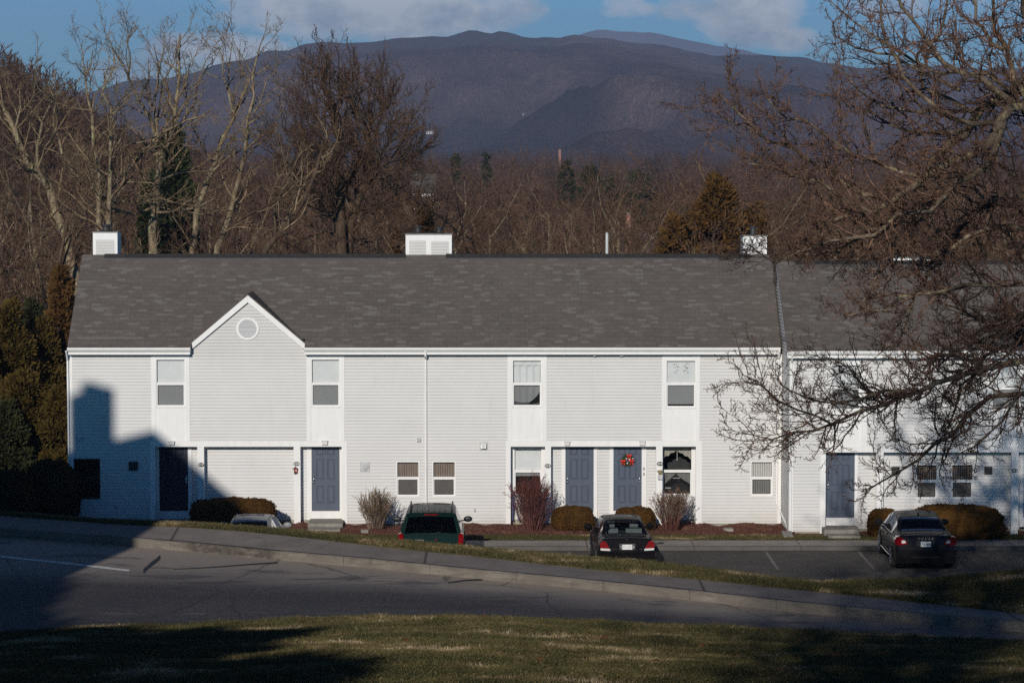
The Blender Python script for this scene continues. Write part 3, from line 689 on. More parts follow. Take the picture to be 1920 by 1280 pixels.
# ---------------------------------------------------------------- building one
Y1 = 90.0
T1 = empty('townhouse_row', (X_(795), Y1, 0), 'long two-storey townhouse row with pale grey siding, dark shingle roof and a front gable', 'townhouse')
TL = Vector((X_(795), Y1, 0))
PARTS1 = []
XL = X_(131, Y1, 800); XR = X_(1464, Y1, 800); ZB = .13
ZE = Z_(664, Y1); ye = Y1-.32; ze = Z_(651, ye); yr = Y1+3.1; zr = Z_(477.5, yr)
SLOPE = (zr-ze)/(yr-ye)
zbt, zbb = Z_(826, Y1), Z_(837, Y1-.035)     # porch beam
rec1 = (X_(287, Y1, 900), X_(646, Y1, 900)); rec2 = (X_(953, Y1, 900), X_(1311, Y1, 900))
strips = [(284, 356), (575, 646), (952, 1025), (1241, 1312)]
w = MB()
edges_up = [(XL, X_(284)), (X_(356), X_(575)), (X_(646), X_(952)), (X_(1025), X_(1241)), (X_(1312), XR)]
apx = X_(464.5, Y1, 640)
for i, (a, b) in enumerate(edges_up):
    siding(w, a, b, zbt, ZE if i != 1 else Z_(640, Y1), Y1)
# ground-floor openings between the porches
def wall_with_windows(mb, a, b, z0, z1, y, wins):
    wins = sorted(wins); x = a
    for (wx0, wx1, wz0, wz1) in wins:
        siding(mb, x, wx0, z0, z1, y); siding(mb, wx0, wx1, z0, wz0, y); siding(mb, wx0, wx1, wz1, z1, y); x = wx1
    siding(mb, x, b, z0, z1, y)
def winrect(p0, p1, q0, q1, y=Y1): return (X_(p0, y, 900), X_(p1, y, 900), Z_(q1, y), Z_(q0, y))
gw = [winrect(745, 784.5, 866, 929), winrect(812.5, 852.5, 866, 929), winrect(1409, 1447, 866, 928)]
lw = winrect(141, 186, 861, 932)
e = .035
wall_with_windows(w, XL, rec1[0]-.02, ZB, zbt, Y1, [(lw[0]-e, lw[1]+e, lw[2]-e, lw[3]+e)])
wall_with_windows(w, rec1[1]-.02, rec2[0]+.02, ZB, zbt, Y1, [(g[0]-e, g[1]+e, g[2]-e, g[3]+e) for g in gw[:2]])
wall_with_windows(w, rec2[1]-.02, XR, ZB, zbt, Y1, [(g[0]-e, g[1]+e, g[2]-e, g[3]+e) for g in gw[2:]])
# gable above the eave
gz0 = Z_(640, Y1); gzt = Z_(560, Y1); ghw = X_(571, Y1, 640)-apx
def glim(z): s = max(0, (gzt-z)/(gzt-gz0)); return (apx-ghw*s, apx+ghw*s)
siding(w, 0, 0, gz0, gzt, Y1, lim=glim)
# recessed walls of porch one and two
yR = Y1+RD; zlo = .20
def S(a, b, z0=zlo, z1=None): siding(w, X_(a, yR, 900), X_(b, yR, 900), z0, z1 if z1 else zbb+.10, yR)
S(287, 293); S(360, 576); S(1028, 1053); S(1120, 1143); S(1212, 1243); siding(w, X_(1296, yR, 900), rec2[1], zlo, zbb+.1, yR)
wz1 = zbb+.02
zwb = Z_(927, yR)
siding(w, X_(958, yR, 900), X_(1018, yR, 900), zlo, zwb-.05, yR); siding(w, X_(1243, yR, 900), X_(1302, yR, 900), zlo, zwb-.05, yR)
# recess returns, ceilings
for (a, b) in (rec1, rec2):
    w.quad((a, Y1, ZB), (a, yR+.02, ZB), (a, yR+.02, zbt), (a, Y1, zbt)); w.quad((b, yR+.02, ZB), (b, Y1, ZB), (b, Y1, zbt), (b, yR+.02, zbt))
    w.box(a, b, Y1+.10, yR+.2, zbb+.03, zbb+.09)
# end walls and back
yB = yr+(yr-Y1)
zend = ze+SLOPE*.32-.06
w.poly([(XL, yB, 0), (XL, Y1, 0), (XL, Y1, zend), (XL, yr, zr-.12), (XL, yB, zend)]); w.poly([(XR, Y1, 0), (XR, yB, 0), (XR, yB, zend), (XR, yr, zr-.12), (XR, Y1, zend)])
w.quad((XR, yB, 0), (XL, yB, 0), (XL, yB, zend), (XR, yB, zend))
PARTS1.append(w.build('wall', M['siding']))
m = MB()
for a, b in ((XL+.02, rec1[0]), (rec1[1], rec2[0]), (rec2[1], XR-.02)): m.box(a, b, Y1+.01, Y1+.2, -.3, ZB-.002)
m.box(rec1[0], rec1[1], yR+.012, yR+.2, -.3, zlo-.002); m.box(rec2[0], rec2[1], yR+.012, yR+.2, -.3, zlo-.002)
PARTS1.append(m.build('foundation', M['foundation']))
m = MB(); xa_, xb_, xl_, xr_ = X_(126, ye, 651), X_(1464.5, ye, 655), X_(358, ye, 645), X_(571, ye, 645); t_ = .05; yq = Y1+.03; zq = ze+SLOPE*(yq-ye)
m.prismx([(ye, ze), (yr, zr), (yr, zr-t_*1.3), (ye+.02, ze-t_)], xa_, xl_); m.prismx([(ye, ze), (yr, zr), (yr, zr-t_*1.3), (ye+.02, ze-t_)], xr_, xb_); m.prismx([(yq, zq), (yr, zr), (yr, zr-t_*1.3), (yq, zq-t_)], xl_, xr_)
yb_r = yr+(yr-ye); m.prismx([(yr+.002, zr), (yb_r, ze), (yb_r, ze-t_), (yr+.002, zr-t_*1.3)], xa_, xb_); PARTS1.append(m.build('roof', M['roof']))
m = MB(); m.prismx([(yr-.16, zr-.16*SLOPE+.03), (yr, zr+.035), (yr+.16, zr-.16*SLOPE+.03), (yr+.16, zr-.16*SLOPE), (yr, zr+.005), (yr-.16, zr-.16*SLOPE)], X_(196, yr, 478), X_(761, yr, 478))
m.prismx([(yr-.16, zr-.16*SLOPE+.03), (yr, zr+.035), (yr+.16, zr-.16*SLOPE+.03), (yr+.16, zr-.16*SLOPE), (yr, zr+.005), (yr-.16, zr-.16*SLOPE)], X_(836, yr, 478), X_(1407, yr, 478))
PARTS1.append(m.build('ridge_vent', M['dark_metal']))
# gable roof of the dormer
hy = Y1-.10; az = Z_(550.5, hy); lz = Z_(640, hy); lx, rx_ = X_(357.5, hy, 640), X_(571.5, hy, 640); ax = X_(464.5, hy, 552)
dy = Y1 + (az - (ze+SLOPE*.32))/SLOPE + .1
m = MB()
sl = (az-lz)/(ax-lx)
m.prism([(lx-.03, lz-.03*sl-.02), (ax, az), (ax, az-.05), (lx-.0, lz-.07)], hy-.03, dy); m.prism([(ax+.0005, az), (rx_+.03, lz-.03*sl-.02), (rx_, lz-.07), (ax+.0005, az-.05)], hy-.03, dy)
PARTS1.append(m.build('dormer_roof', M['roof']))
rk = .235
m = MB(); m.prism([(lx, lz-.052), (ax, az-.05), (ax, az-.05-rk), (lx+.055, lz-.052-rk*.78), (lx, lz-.052-rk*.55)], hy-.02, Y1-.016); o = m.build('rake_board', M['trim']); PARTS1.append(o)
m = MB(); m.prism([(ax+.002, az-.05), (rx_, lz-.052), (rx_, lz-.052-rk*.55), (rx_-.055, lz-.052-rk*.78), (ax+.002, az-.05-rk)], hy-.02, Y1-.016); PARTS1.append(m.build('rake_board', M['trim']))
# round louvre
m = MB(); vx, vz = X_(464.5, Y1, 616), Z_(616, Y1); ro, ri = .375, .30; n = 40
for k in range(n):
    a0, a1 = 2*math.pi*k/n, 2*math.pi*(k+1)/n
    P = lambda r, a, y: (vx+r*math.cos(a), y, vz+r*math.sin(a))
    m.quad(P(ri, a0, Y1-.05), P(ro, a0, Y1-.05), P(ro, a1, Y1-.05), P(ri, a1, Y1-.05)); m.quad(P(ro, a0, Y1-.05), P(ro, a0, Y1), P(ro, a1, Y1), P(ro, a1, Y1-.05)); m.quad(P(ri, a1, Y1-.05), P(ri, a1, Y1), P(ri, a0, Y1), P(ri, a0, Y1-.05))
rv = m.build('round_vent', M['trim']); PARTS1.append(rv)
m = MB(); k = -8
for k in range(-7, 8):
    z = vz+k*.042; hw = math.sqrt(max(0, ri**2-(k*.042)**2))
    m.quad((vx-hw, Y1-.045, z-.018), (vx+hw, Y1-.045, z-.018), (vx+hw, Y1-.018, z+.014), (vx-hw, Y1-.018, z+.014))
m.poly([(vx+ri*math.cos(2*math.pi*k/24), Y1-.016, vz+ri*math.sin(2*math.pi*k/24)) for k in range(24)], 1)
lv = m.build('louvre', [M['shade'], M['hblind']], rv)
# eave: gutter + frieze
def eave(lst, a, b, ye, z1, yw, zf):
    m = MB(); m.prismx([(ye-.10, z1-.005), (ye-.10, z1-.06), (ye-.06, z1-.125), (ye+.01, z1-.125), (ye+.01, z1-.02), (ye-.085, z1-.02), (ye-.085, z1-.005)], a, b); lst.append(m.build('gutter', M['trim']))
    m = MB(); m.box(a+.02, b-.02, ye+.012, yw-.02, zf, z1-.06); lst.append(m.build('fascia', M['trim']))
zf = Z_(664.5, Y1-.3)
eave(PARTS1, X_(126.5, ye, 655), X_(357, ye, 655), ye, ze, Y1, zf); eave(PARTS1, X_(570, ye, 655), X_(1463, ye, 655), ye, ze, Y1, zf)
# corner boards
m = MB(); m.box(XL-.02, XL+.11, Y1-.03, Y1+.11, ZB, ZE); PARTS1.append(m.build('corner_board', M['trim']))
m = MB(); m.box(XR-.10, XR+.02, Y1-.03, Y1+.11, ZB, ZE); PARTS1.append(m.build('corner_board', M['trim']))
# window strips
kinds = ['shade', 'shade', 'bowed', 'shade_gap']
pp = [(294, 346, 674, 761, 719), (585, 636, 674, 761, 719), (962, 1014, 676, 761, 719.5), (1250, 1303, 676.5, 763, 719.5)]
for (s0, s1), kd, (a, b, c, d, mid) in zip(strips, kinds, pp):
    xs0, xs1 = X_(s0), X_(s1); a, b = X_(a), X_(b); z1, z0 = Z_(c, Y1), Z_(d, Y1); f = .035; y = Y1-.005
    m = MB(); m.box(xs0, a-f, y-.03, y+.06, zbt+.002, ZE); m.box(b+f, xs1, y-.03, y+.06, zbt+.002, ZE); m.box(a-f, b+f, y-.028, y+.06, z1+f, ZE)
    m.box(a-f, b+f, y-.012, y+.05, zbt+.002, z0-f-.012); PARTS1.append(m.build('window_surround', M['trim']))
    PARTS1.append(window(None, a, b, z0, z1, y, kd, Z_(mid, Y1)))
# porches
beam_posts(T1, Y1, (X_(281, Y1, 830), X_(651, Y1, 830)), [(X_(281, Y1, 900), X_(291, Y1, 900), .05), (X_(370.5, Y1, 900), X_(383, Y1, 900), .02), (X_(551, Y1, 900), X_(563.5, Y1, 900), .1), (X_(641, Y1, 900), X_(651, Y1, 900), .12)], zbt, zbb, 0)
beam_posts(T1, Y1, (X_(949, Y1, 830), X_(1316, Y1, 830)), [(X_(949, Y1, 900), X_(957.5, Y1, 900), .12), (X_(1022, Y1, 900), X_(1033, Y1, 900), .05), (X_(1230, Y1, 900), X_(1242, Y1, 900), .05), (X_(1304.5, Y1, 900), X_(1316, Y1, 900), .12)], zbt, zbb, 0)
for ch in T1.children: PARTS1.append(ch); ch.parent = None
ztd = Z_(838, yR)+.06
def door_set(lst, p0, p1, c0, c1, y, mat, left, pyb=957, chain=False, sill=True, label=None):
    zb = Z_(pyb, y); d = door(None, p0, p1, ztd, zb, y-.03, mat, left, chain, label); lst.append(d)
    m = MB()
    if c0: m.box(X_(c0, y, 900), X_(p0, y, 900), y-.055, y+.02, zb-.02 if not sill else zb-.0, ztd)
    if c1: m.box(X_(p1, y, 900), X_(c1, y, 900), y-.055, y+.02, zb-.02 if not sill else zb-.0, ztd)
    if sill: m.box(X_(c0, y, 900), X_(c1, y, 900), y-.07, y+.02, zb-.30, zb)
    lst.append(m.build('door_casing', M['trim']))
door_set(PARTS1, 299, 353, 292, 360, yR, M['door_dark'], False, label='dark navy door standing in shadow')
door_set(PARTS1, 584.5, 637, 576, 646, yR, M['door'], True, chain=True)
door_set(PARTS1, 1060, 1113, 1053, 1120, yR, M['door'], True)
door_set(PARTS1, 1150, 1203, 1143, 1212, yR, M['door'], False)
# porch windows
for (a, b, kd, o0, o1) in ((965, 1014.5, 'half', 957, 1022), (1243, 1296, 'valance', 1242, 1305)):
    xa, xb = X_(a, yR, 900), X_(b, yR, 900); m = MB()
    m.box(X_(o0, yR, 900), xa-.035, yR-.03, yR+.05, zwb-.06, zbb+.1); m.box(xb+.035, X_(o1, yR, 900), yR-.03, yR+.05, zwb-.06, zbb+.1); m.box(xa-.035, xb+.035, yR-.028, yR+.05, Z_(838, yR)+.04, zbb+.1)
    PARTS1.append(m.build('window_surround', M['trim']))
    PARTS1.append(window(None, xa, xb, zwb, Z_(838, yR)+.0, yR-.005, kd, Z_(883, yR)))
for g, kd in zip(gw, ('vblind', 'vblind', 'pblind')): PARTS1.append(window(None, *g, Y1, kd, Z_(896, Y1)))
PARTS1.append(window(None, *lw, Y1, 'dark', Z_(896, Y1)))
PARTS1[-1]['label'] = 'unlit window in the shadowed end'
for a in ((316, 328, 826.5, 834), (603, 615, 825.5, 834), (1057.5, 1069, 827, 835), (1198.5, 1210, 826.5, 835)): entry_light(T1, *a, Y1-.035)
vent(T1, 684, 874.5, .32, Y1-LAP); vent(T1, 250, 873, .30, Y1-LAP, mat='dark_metal'); vent(T1, 906.5, 835.5, .27, Y1-LAP, True)
for (px, py, w_, h_) in ((785, 824, .12, .12), (148.5, 822, .13, .14)):
    m = MB(); x, z = X_(px, Y1, py), Z_(py, Y1); m.box(x-w_/2, x+w_/2, Y1-.08, Y1-LAP, z-h_/2, z+h_/2); m.box(x-w_/2+.015, x+w_/2-.015, Y1-.086, Y1-.08, z-h_/2+.015, z+h_/2-.015); PARTS1.append(m.build('utility_box', M['metal']))
for px, py in ((218, 949), (275, 951), (890, 955)):
    m = MB(); x, z = X_(px, Y1, py), Z_(py, Y1); m.tube([(x, Y1, z), (x, Y1-.06, z), (x, Y1-.09, z-.05)], .022, 8); m.tube([(x-.03, Y1-.06, z+.03), (x+.03, Y1-.06, z+.03)], .012, 6); PARTS1.append(m.build('hose_tap', M['metal']))
plaque(T1, 377, 870.5, '217', Y1-.032); plaque(T1, 556, 869, '216', Y1-.032); plaque(T1, 1027, 873, '215', Y1-.032); plaque(T1, 1237, 869, '214', Y1-.032)
for px in (1115, 1165):   # small soffit spot lamps
    m = MB(); x = X_(px, Y1, 666); m.sphere((x, Y1-.10, ZE-.05), .05, (1.4, 1, .6), 6); PARTS1.append(m.build('soffit_bracket', M['metal'], smooth=True))
# wall thermostat-like boxes beside door
for py in (878, 888):
    m = MB(); x, z = X_(1207, yR, py), Z_(py, yR); m.box(x-.03, x+.03, yR-.075, yR-.055, z-.05, z+.05); PARTS1.append(m.build('door_bell', M['hblind']))
# downspouts
xd = X_(131, Y1, 700); PARTS1.append(downspout(None, [(xd-.06, ye-.05, ze-.12), (xd-.06, Y1-.09, ze-.45), (xd-.04, Y1-.09, .15)]))
xd = X_(798.5, Y1, 700); PARTS1.append(downspout(None, [(xd, ye-.05, ze-.12), (xd, ye-.05, ze-.26), (xd, Y1-.07, ze-.42), (xd, Y1-.07, .2)], .085))
xd = X_(1459.5, Y1, 760); PARTS1.append(downspout(None, [(xd-.02, ye-.05, ze-.12), (xd-.02, Y1-.09, ze-.42), (xd-.06, Y1-.09, .85), (xd+.05, Y1-.5, .55), (xd+.16, Y1-1.9, .22), (xd+.20, Y1-2.3, .20)], .09))
# steps
for p0, p1, q in ((577, 642, 0), (292, 356, 0)):
    m = MB(); xa, xb = X_(p0, 89, 980), X_(p1, 89, 980)
    m.box(xa, xb, 89.05, yR-.075, -.2, .26); m.box(xa+.04, xb-.04, 88.35, 89.048, -.2, .15); PARTS1.append(m.build('step', M['concrete']))
for p0, p1 in ((1056, 1118), (1146, 1208)):
    m = MB(); m.box(X_(p0, 89, 980), X_(p1, 89, 980), 89.3, yR-.075, -.2, .24); PARTS1.append(m.build('step', M['concrete']))
# chimneys
def chimney(lst, p0, p1, q0, q1, yb, louv, cowls, dep=.85, base='trim'):
    xa, xb = X_(p0, yb, q0), X_(p1, yb, q0); z1 = Z_(q0, yb); m = MB(); m.box(xa, xb, yb, yb+dep, z1-1.6, z1)
    c = m.build('chimney', M['trim']); lst.append(c)
    for (a, b, t) in louv:
        la, lb = X_(a, yb, q1), X_(b, yb, q1); zt = Z_(t, yb); m = MB(); k = 0
        m.box(la, lb, yb-.006, yb-.003, z1-1.6, zt)
        while zt-k*.1 > z1-1.5:
            z = zt-k*.1; m.quad((la, yb-.028, z-.1), (lb, yb-.028, z-.1), (lb, yb-.008, z-.004), (la, yb-.008, z-.004)); k += 1
        m.build('siding_panel', M['siding'], c)
    m = MB(); m.box(xa-.03, xb+.03, yb-.03, yb+dep+.03, z1+.001, z1+.03); m.build('crown_flashing', M['concrete'], c)
    for (cx, pyt, r) in cowls:
        x = X_(cx, yb, q0); y = yb+dep/2; zt = Z_(pyt, y); m = MB()
        m.tube([(x, y, z1+.03), (x, y, z1+.07)], [r*1.15, r*.9], 16); m.tube([(x, y, z1+.07), (x, y, zt-.05)], r*.62, 14); m.tube([(x, y, zt-.05), (x, y, zt-.02), (x, y, zt)], [r, r, r*.5], 16)
        m.build('chimney_cowl', M['dark_metal'], c)
chimney(PARTS1, 174, 220, 436, 474, yr+.25, [(180, 214, 449)], [(196, 420.5, .22)])
chimney(PARTS1, 760.5, 847, 440, 476, yr+.25, [(767, 798, 450.5), (808.5, 841, 452)], [(783, 424, .16), (823, 425, .16)])
chimney(PARTS1, 1393, 1438, 443, 477, yr+.25, [(1398, 1433, 455)], [(1414, 424, .16)])
for o in PARTS1:
    rel(o, TL) if True else None
    for c in o.children: rel(c, TL)
    o.parent = T1
for o in list(T1.children):
    if o not in PARTS1:
        rel(o, TL)
        for c in o.children: rel(c, TL)
# ---------------------------------------------------------------- building two
Y2 = 87.66
T2L = Vector((X_(1480, Y2, 800), Y2, 0))
T2 = empty('townhouse_row', T2L, 'second townhouse row standing further forward at the right behind the bare tree branches', 'townhouse')
P2 = []
A = X_(1481, Y2, 800); B2 = 24.0; z2e = Z_(657.5, Y2-.32); ye2 = Y2-.32; yr2 = Y2+3.35; zr2 = Z_(490, yr2); SL2 = (zr2-z2e)/(yr2-ye2)
ZE2 = Z_(672, Y2); zt2, zb2 = Z_(837, Y2), Z_(848, Y2-.035); ZB2 = .17
yR2 = Y2+RD
w = MB()
siding(w, A, X_(1548, Y2), zt2, ZE2, Y2); siding(w, X_(1626, Y2), X_(1850, Y2), zt2, ZE2, Y2); siding(w, X_(1922, Y2), B2, zt2, ZE2, Y2)
siding(w, A, X_(1543, Y2, 900), ZB2, zt2, Y2)
def S2(a, b): siding(w, X_(a, yR2, 900), X_(b, yR2, 900), .2, zb2+.1, yR2)
S2(1607, 1660)
w2 = [winrect(1719, 1756, 872, 934, yR2), winrect(1785, 1823, 872, 934, yR2)]
wall_with_windows(w, X_(1660, yR2, 900), X_(1907, yR2, 900), .2, zb2+.1, yR2, [(g[0]-e, g[1]+e, g[2]-e, g[3]+e) for g in w2]); siding(w, X_(1907, yR2, 900), X_(1912, yR2, 900), .2, zb2+.1, yR2); siding(w, X_(1975, yR2, 900), B2, .2, zb2+.1, yR2)
w.box(X_(1546, Y2, 900), B2, Y2+.10, yR2+.2, zb2+.03, zb2+.09)
w.quad((X_(1546, Y2, 900), Y2, ZB2), (X_(1546, Y2, 900), yR2+.02, ZB2), (X_(1546, Y2, 900), yR2+.02, zt2), (X_(1546, Y2, 900), Y2, zt2))
# left end wall with lapped boards
zend2 = z2e+SL2*.32-.06
def lim2(z):
    if z <= zend2: return (Y2, yr2+3.3)
    t = (z-zend2)/SL2; return (Y2+t, yr2+3.3-t)
siding_x(w, A, 0, 0, ZB2, zr2-.1, lim=lim2)
w.poly([(B2, Y2, 0), (B2, yr2+3.3, 0), (B2, yr2+3.3, zend2), (B2, yr2, zr2-.12), (B2, Y2, zend2)])
w.quad((B2, yr2+3.3, 0), (A, yr2+3.3, 0), (A, yr2+3.3, zend2), (B2, yr2+3.3, zend2))
P2.append(w.build('wall', M['siding']))
m = MB(); m.box(A+.02, B2, yR2+.012, yR2+.25, -.3, .198); m.box(A+.02, X_(1543, Y2, 900), Y2+.01, Y2+.2, -.3, ZB2-.002); m.box(A+.0205, A+.2, Y2+.01, Y2+6, -.3, ZB2-.002); P2.append(m.build('foundation', M['foundation']))
P2.append(main_roof(None, X_(1476, ye2, 657), B2+.2, ye2, z2e, yr2, zr2))
m = MB(); m.prismx([(yr2-.16, zr2-.16*SL2+.03), (yr2, zr2+.035), (yr2+.16, zr2-.16*SL2+.03), (yr2+.16, zr2-.16*SL2), (yr2, zr2+.005), (yr2-.16, zr2-.16*SL2)], X_(1490, yr2, 490), B2); P2.append(m.build('ridge_vent', M['dark_metal']))
m = MB(); xa = X_(1476, ye2, 657); m.prismx([(ye2, z2e-.052), (yr2, zr2-.07), (yr2, zr2-.25), (ye2, z2e-.2)], xa+.005, xa+.035); P2.append(m.build('rake_board', M['trim']))
eave(P2, X_(1477, ye2, 657), B2, ye2, z2e, Y2, Z_(671.5, Y2-.3))
m = MB(); m.box(A-.02, A+.11, Y2-.03, Y2+.11, ZB2, ZE2); P2.append(m.build('corner_board', M['trim']))
for (s0, s1, a, b) in ((1548, 1626, 1559, 1612), (1850, 1922, 1860, 1912)):
    xs0, xs1 = X_(s0, Y2), X_(s1, Y2); a, b = X_(a, Y2), X_(b, Y2); z1, z0 = Z_(685, Y2), Z_(768, Y2); f = .035; y = Y2-.005
    m = MB(); m.box(xs0, a-f, y-.03, y+.06, zt2+.002, ZE2); m.box(b+f, xs1, y-.03, y+.06, zt2+.002, ZE2); m.box(a-f, b+f, y-.028, y+.06, z1+f, ZE2); m.box(a-f, b+f, y-.012, y+.05, zt2+.002, z0-f-.012); P2.append(m.build('window_surround', M['trim']))
    P2.append(window(None, a, b, z0, z1, y, 'shade', Z_(728, Y2)))
q0 = len(T2.children)
beam_posts(T2, Y2, (X_(1538, Y2, 840), B2), [(X_(1538, Y2, 900), X_(1548, Y2, 900), .12), (X_(1643, Y2, 900), X_(1656, Y2, 900), .1), (X_(1896, Y2, 900), X_(1909, Y2, 900), .1)], zt2, zb2, 0)
for ch in list(T2.children): P2.append(ch); ch.parent = None
ztd = Z_(848, yR2)+.06
door_set(P2, 1549, 1602, 1547.5, 1608, yR2, M['door'], True, 970)
door_set(P2, 1919, 1972, 1912, 1978, yR2, M['door'], False, 970)
for g in w2: P2.append(window(None, *g, yR2, 'vblind', Z_(902, yR2)))
vent(T2, 1679, 882, .26, yR2-LAP, mat='dark_metal'); vent(T2, 1853, 882, .26, yR2-LAP, mat='dark_metal')
plaque(T2, 1649.5, 882, '213', Y2-.032); plaque(T2, 1902.5, 882, '212', Y2-.032)
xd = X_(1484, Y2, 760); P2.append(downspout(None, [(xd-.02, ye2-.05, z2e-.12), (xd-.02, Y2-.09, z2e-.42), (xd-.02, Y2-.09, .2)], .08))
m = MB(); xa, xb = X_(1545, 87, 990), X_(1611, 87, 990); m.box(xa, xb, 86.9, yR2-.075, -.2, .34); m.box(xa+.06, xb-.06, 86.3, 86.898, -.2, .22); P2.append(m.build('step', M['concrete']))
chimney(P2, 1674, 1743, 484, 490, yr2+.25, [], [])
for o in P2:
    rel(o, T2L); [rel(c, T2L) for c in o.children]; o.parent = T2
for o in list(T2.children):
    if o not in P2: rel(o, T2L); [rel(c, T2L) for c in o.children]
# ---------------------------------------------------------------- building three: beyond the frame, it throws the shadow on the left end
Lc = 46.0
pk = Vector((X_(289, Y1, 806) - math.tan(SUN_AZ)*Lc, Y1-Lc, Z_(806, Y1) + Lc*math.tan(SUN_EL)/math.cos(SUN_AZ)))
T3 = empty('shadow_house', (pk.x, pk.y, pk.z-14), 'grey sided house with gable roof and chimney uphill beyond the left edge', 'house')
T3.name = 'hillside_house'
Rz = Matrix.Rotation(R(-45), 4, 'Z')      # local +y runs to the gable that faces the row, local x across
# local axes: ridge runs along -y from the peak; gable half width 5, pitch 25 deg
hw, tp, ln, ht = 9.4, math.tan(R(25)), 13.0, 14.0
Mx = Matrix.Rotation(R(-45), 4, 'Z')
def T3b(mb, name, mat, par=None):
    o = mb.build(name, mat, par or T3); o.data.transform(Mx); return o
m = MB(); m.prism([(-hw, -6), (hw, -6), (hw, ht-hw*tp), (0, ht-.05), (-hw, ht-hw*tp)], -ln, -.25); wl = T3b(m, 'wall', M['siding'])
m = MB(); m.prism([(-hw-.4, ht-(hw+.4)*tp), (0, ht), (0, ht-.15), (-hw-.4, ht-(hw+.4)*tp-.15)], -ln-.3, 0); m.prism([(hw+.4, ht-(hw+.4)*tp), (hw+.4, ht-(hw+.4)*tp-.15), (0, ht-.15), (0, ht)], -ln-.3, 0); rf = T3b(m, 'roof', M['roof'])
# chimney where its shadow lands at px 137-180
def shadow_at(p):       # where a world point's shadow falls on the wall Y1, in photo pixels
    L = Y1-p.y; x = p.x+math.tan(SUN_AZ)*L; z = p.z-L*math.tan(SUN_EL)/math.cos(SUN_AZ)
    s = F/90.0; return (941+x*s, 300+(CZ-z)*s)
def loc3(x, y, z): return Vector(T3.location)+Mx.to_3x3() @ Vector((x, y, z))
def solve_y(target_px):
    best = min((abs(shadow_at(loc3(0, -i*.05, ht))[0]-target_px), -i*.05) for i in range(300)); return best[1]
ya, yb_ = solve_y(196), solve_y(142)
ztop = ht
for i in range(200):
    if shadow_at(loc3(0, (ya+yb_)/2, ht+i*.03))[1] <= 738: ztop = ht+i*.03; break
m = MB(); m.box(-.35, .35, yb_, ya, ht-1.2, ztop); ch = T3b(m, 'chimney', M['trim'], rf)
ymid = ya*.45+yb_*.55; m = MB(); m.tube([(0, ymid, ztop), (0, ymid, ztop+.22)], .2, 10); m.tube([(0, ymid, ztop+.22), (0, ymid, ztop+.36)], [.36, .1], 12); T3b(m, 'chimney_cowl', M['dark_metal'], rf)
for k in range(3):
    m = MB(); m.box(-3.4+k*2.6, -2.4+k*2.6, -.26, -.22, 5.0, 6.5); wd = T3b(m, 'window', M['trim'])
# ---------------------------------------------------------------- small things on the porches
def thing_at(name, label, cat, loc, group=None): return empty(name, loc, label, cat, group)
wx, wz = X_(1177, yR, 862), Z_(862, yR); wy = yR-.075
wr = thing_at('wreath', 'round green wreath with three red bows hanging on the right blue door', 'wreath', (wx, wy, wz)); m = MB(); rr = random.Random(3)
for k in range(420):
    a = rr.uniform(0, 6.283); r = .155+rr.gauss(0, .035); p = Vector((r*math.cos(a), rr.uniform(-.05, .03), r*math.sin(a))); d = Vector((rr.gauss(0, 1), rr.gauss(0, .6), rr.gauss(0, 1))).normalized()*.05; u = d.orthogonal().normalized()*.008
    m.quad(p-u, p+u, p+d+u*.3, p+d-u*.3)
m.tube([(.15*math.cos(2*math.pi*k/24), 0, .15*math.sin(2*math.pi*k/24)) for k in range(25)], .035, 6)
m.build('greenery', mk_leaf('wreath_green', (.02,.05,.012), (.05,.09,.02), (.10,.09,.03), 20), wr)
red = vary('red_ribbon', (.55, .02, .012), .3, 20, .4)
for (bx, bz) in ((.045, .155), (-.16, -.03), (.12, -.03)):
    m = MB()
    for sx in (-1, 1):
        m.sphere((bx+sx*.045, -.06, bz+.012), .05, (1.1, .5, .75), 6); m.quad((bx, -.06, bz), (bx+sx*.02, -.07, bz), (bx+sx*.07, -.065, bz-.12), (bx+sx*.035, -.065, bz-.13))
    m.sphere((bx, -.085, bz), .025, n=5); m.build('bow', red, wr, smooth=True)
m = MB()
for (bx, bz) in ((-.05, .06), (.05, .03), (-.02, -.10), (.17, .06)): m.sphere((bx, -.05, bz), .026, n=5)
m.build('bauble', M['lampglass'], wr, smooth=True)
bx, bz = X_(555, Y1, 880), Z_(880, Y1); o = thing_at('birdhouse', 'little red and black birdhouse ornament fixed on the porch post below number 216', 'ornament', (bx, Y1-.034, bz))
m = MB(); m.box(-.05, .05, -.10, 0, -.10, .06); m.build('box', vary('birdhouse_red', (.30,.02,.02), .2, 20, .6), o)
m = MB(); m.prism([(-.11, .03), (-.02, .11), (.07, .05), (.07, .035), (-.02, .09), (-.10, .015)], -.13, 0); m.box(-.06, .0, -.104, -.1005, -.12, -.04); m.build('roof', M['black'], o)
m = MB(); m.tube([(.015, -.104, -.01), (.015, -.098, -.01)], .022, 10); m.build('hole', M['lampglass'], o)
bx, bz = X_(1237.5, Y1, 890), Z_(890, Y1); o = thing_at('wall_planter', 'small metal wall planter with yellow flowers on the porch post below number 214', 'planter', (bx, Y1-.034, bz))
m = MB(); m.prism([(-.075, -.14), (.075, -.14), (.085, .02), (-.085, .02)], -.09, 0); m.build('pot', M['metal'], o)
m = MB()
for k in range(40):
    p = Vector((rr.gauss(0, .04), -.06+rr.gauss(0, .02), rr.uniform(.0, .17))); m.sphere(p, rr.uniform(.008, .02), n=3)
m.build('flowers', vary('yellow_flowers', (.50,.42,.16), .4, 30, .8), o)
m = MB()
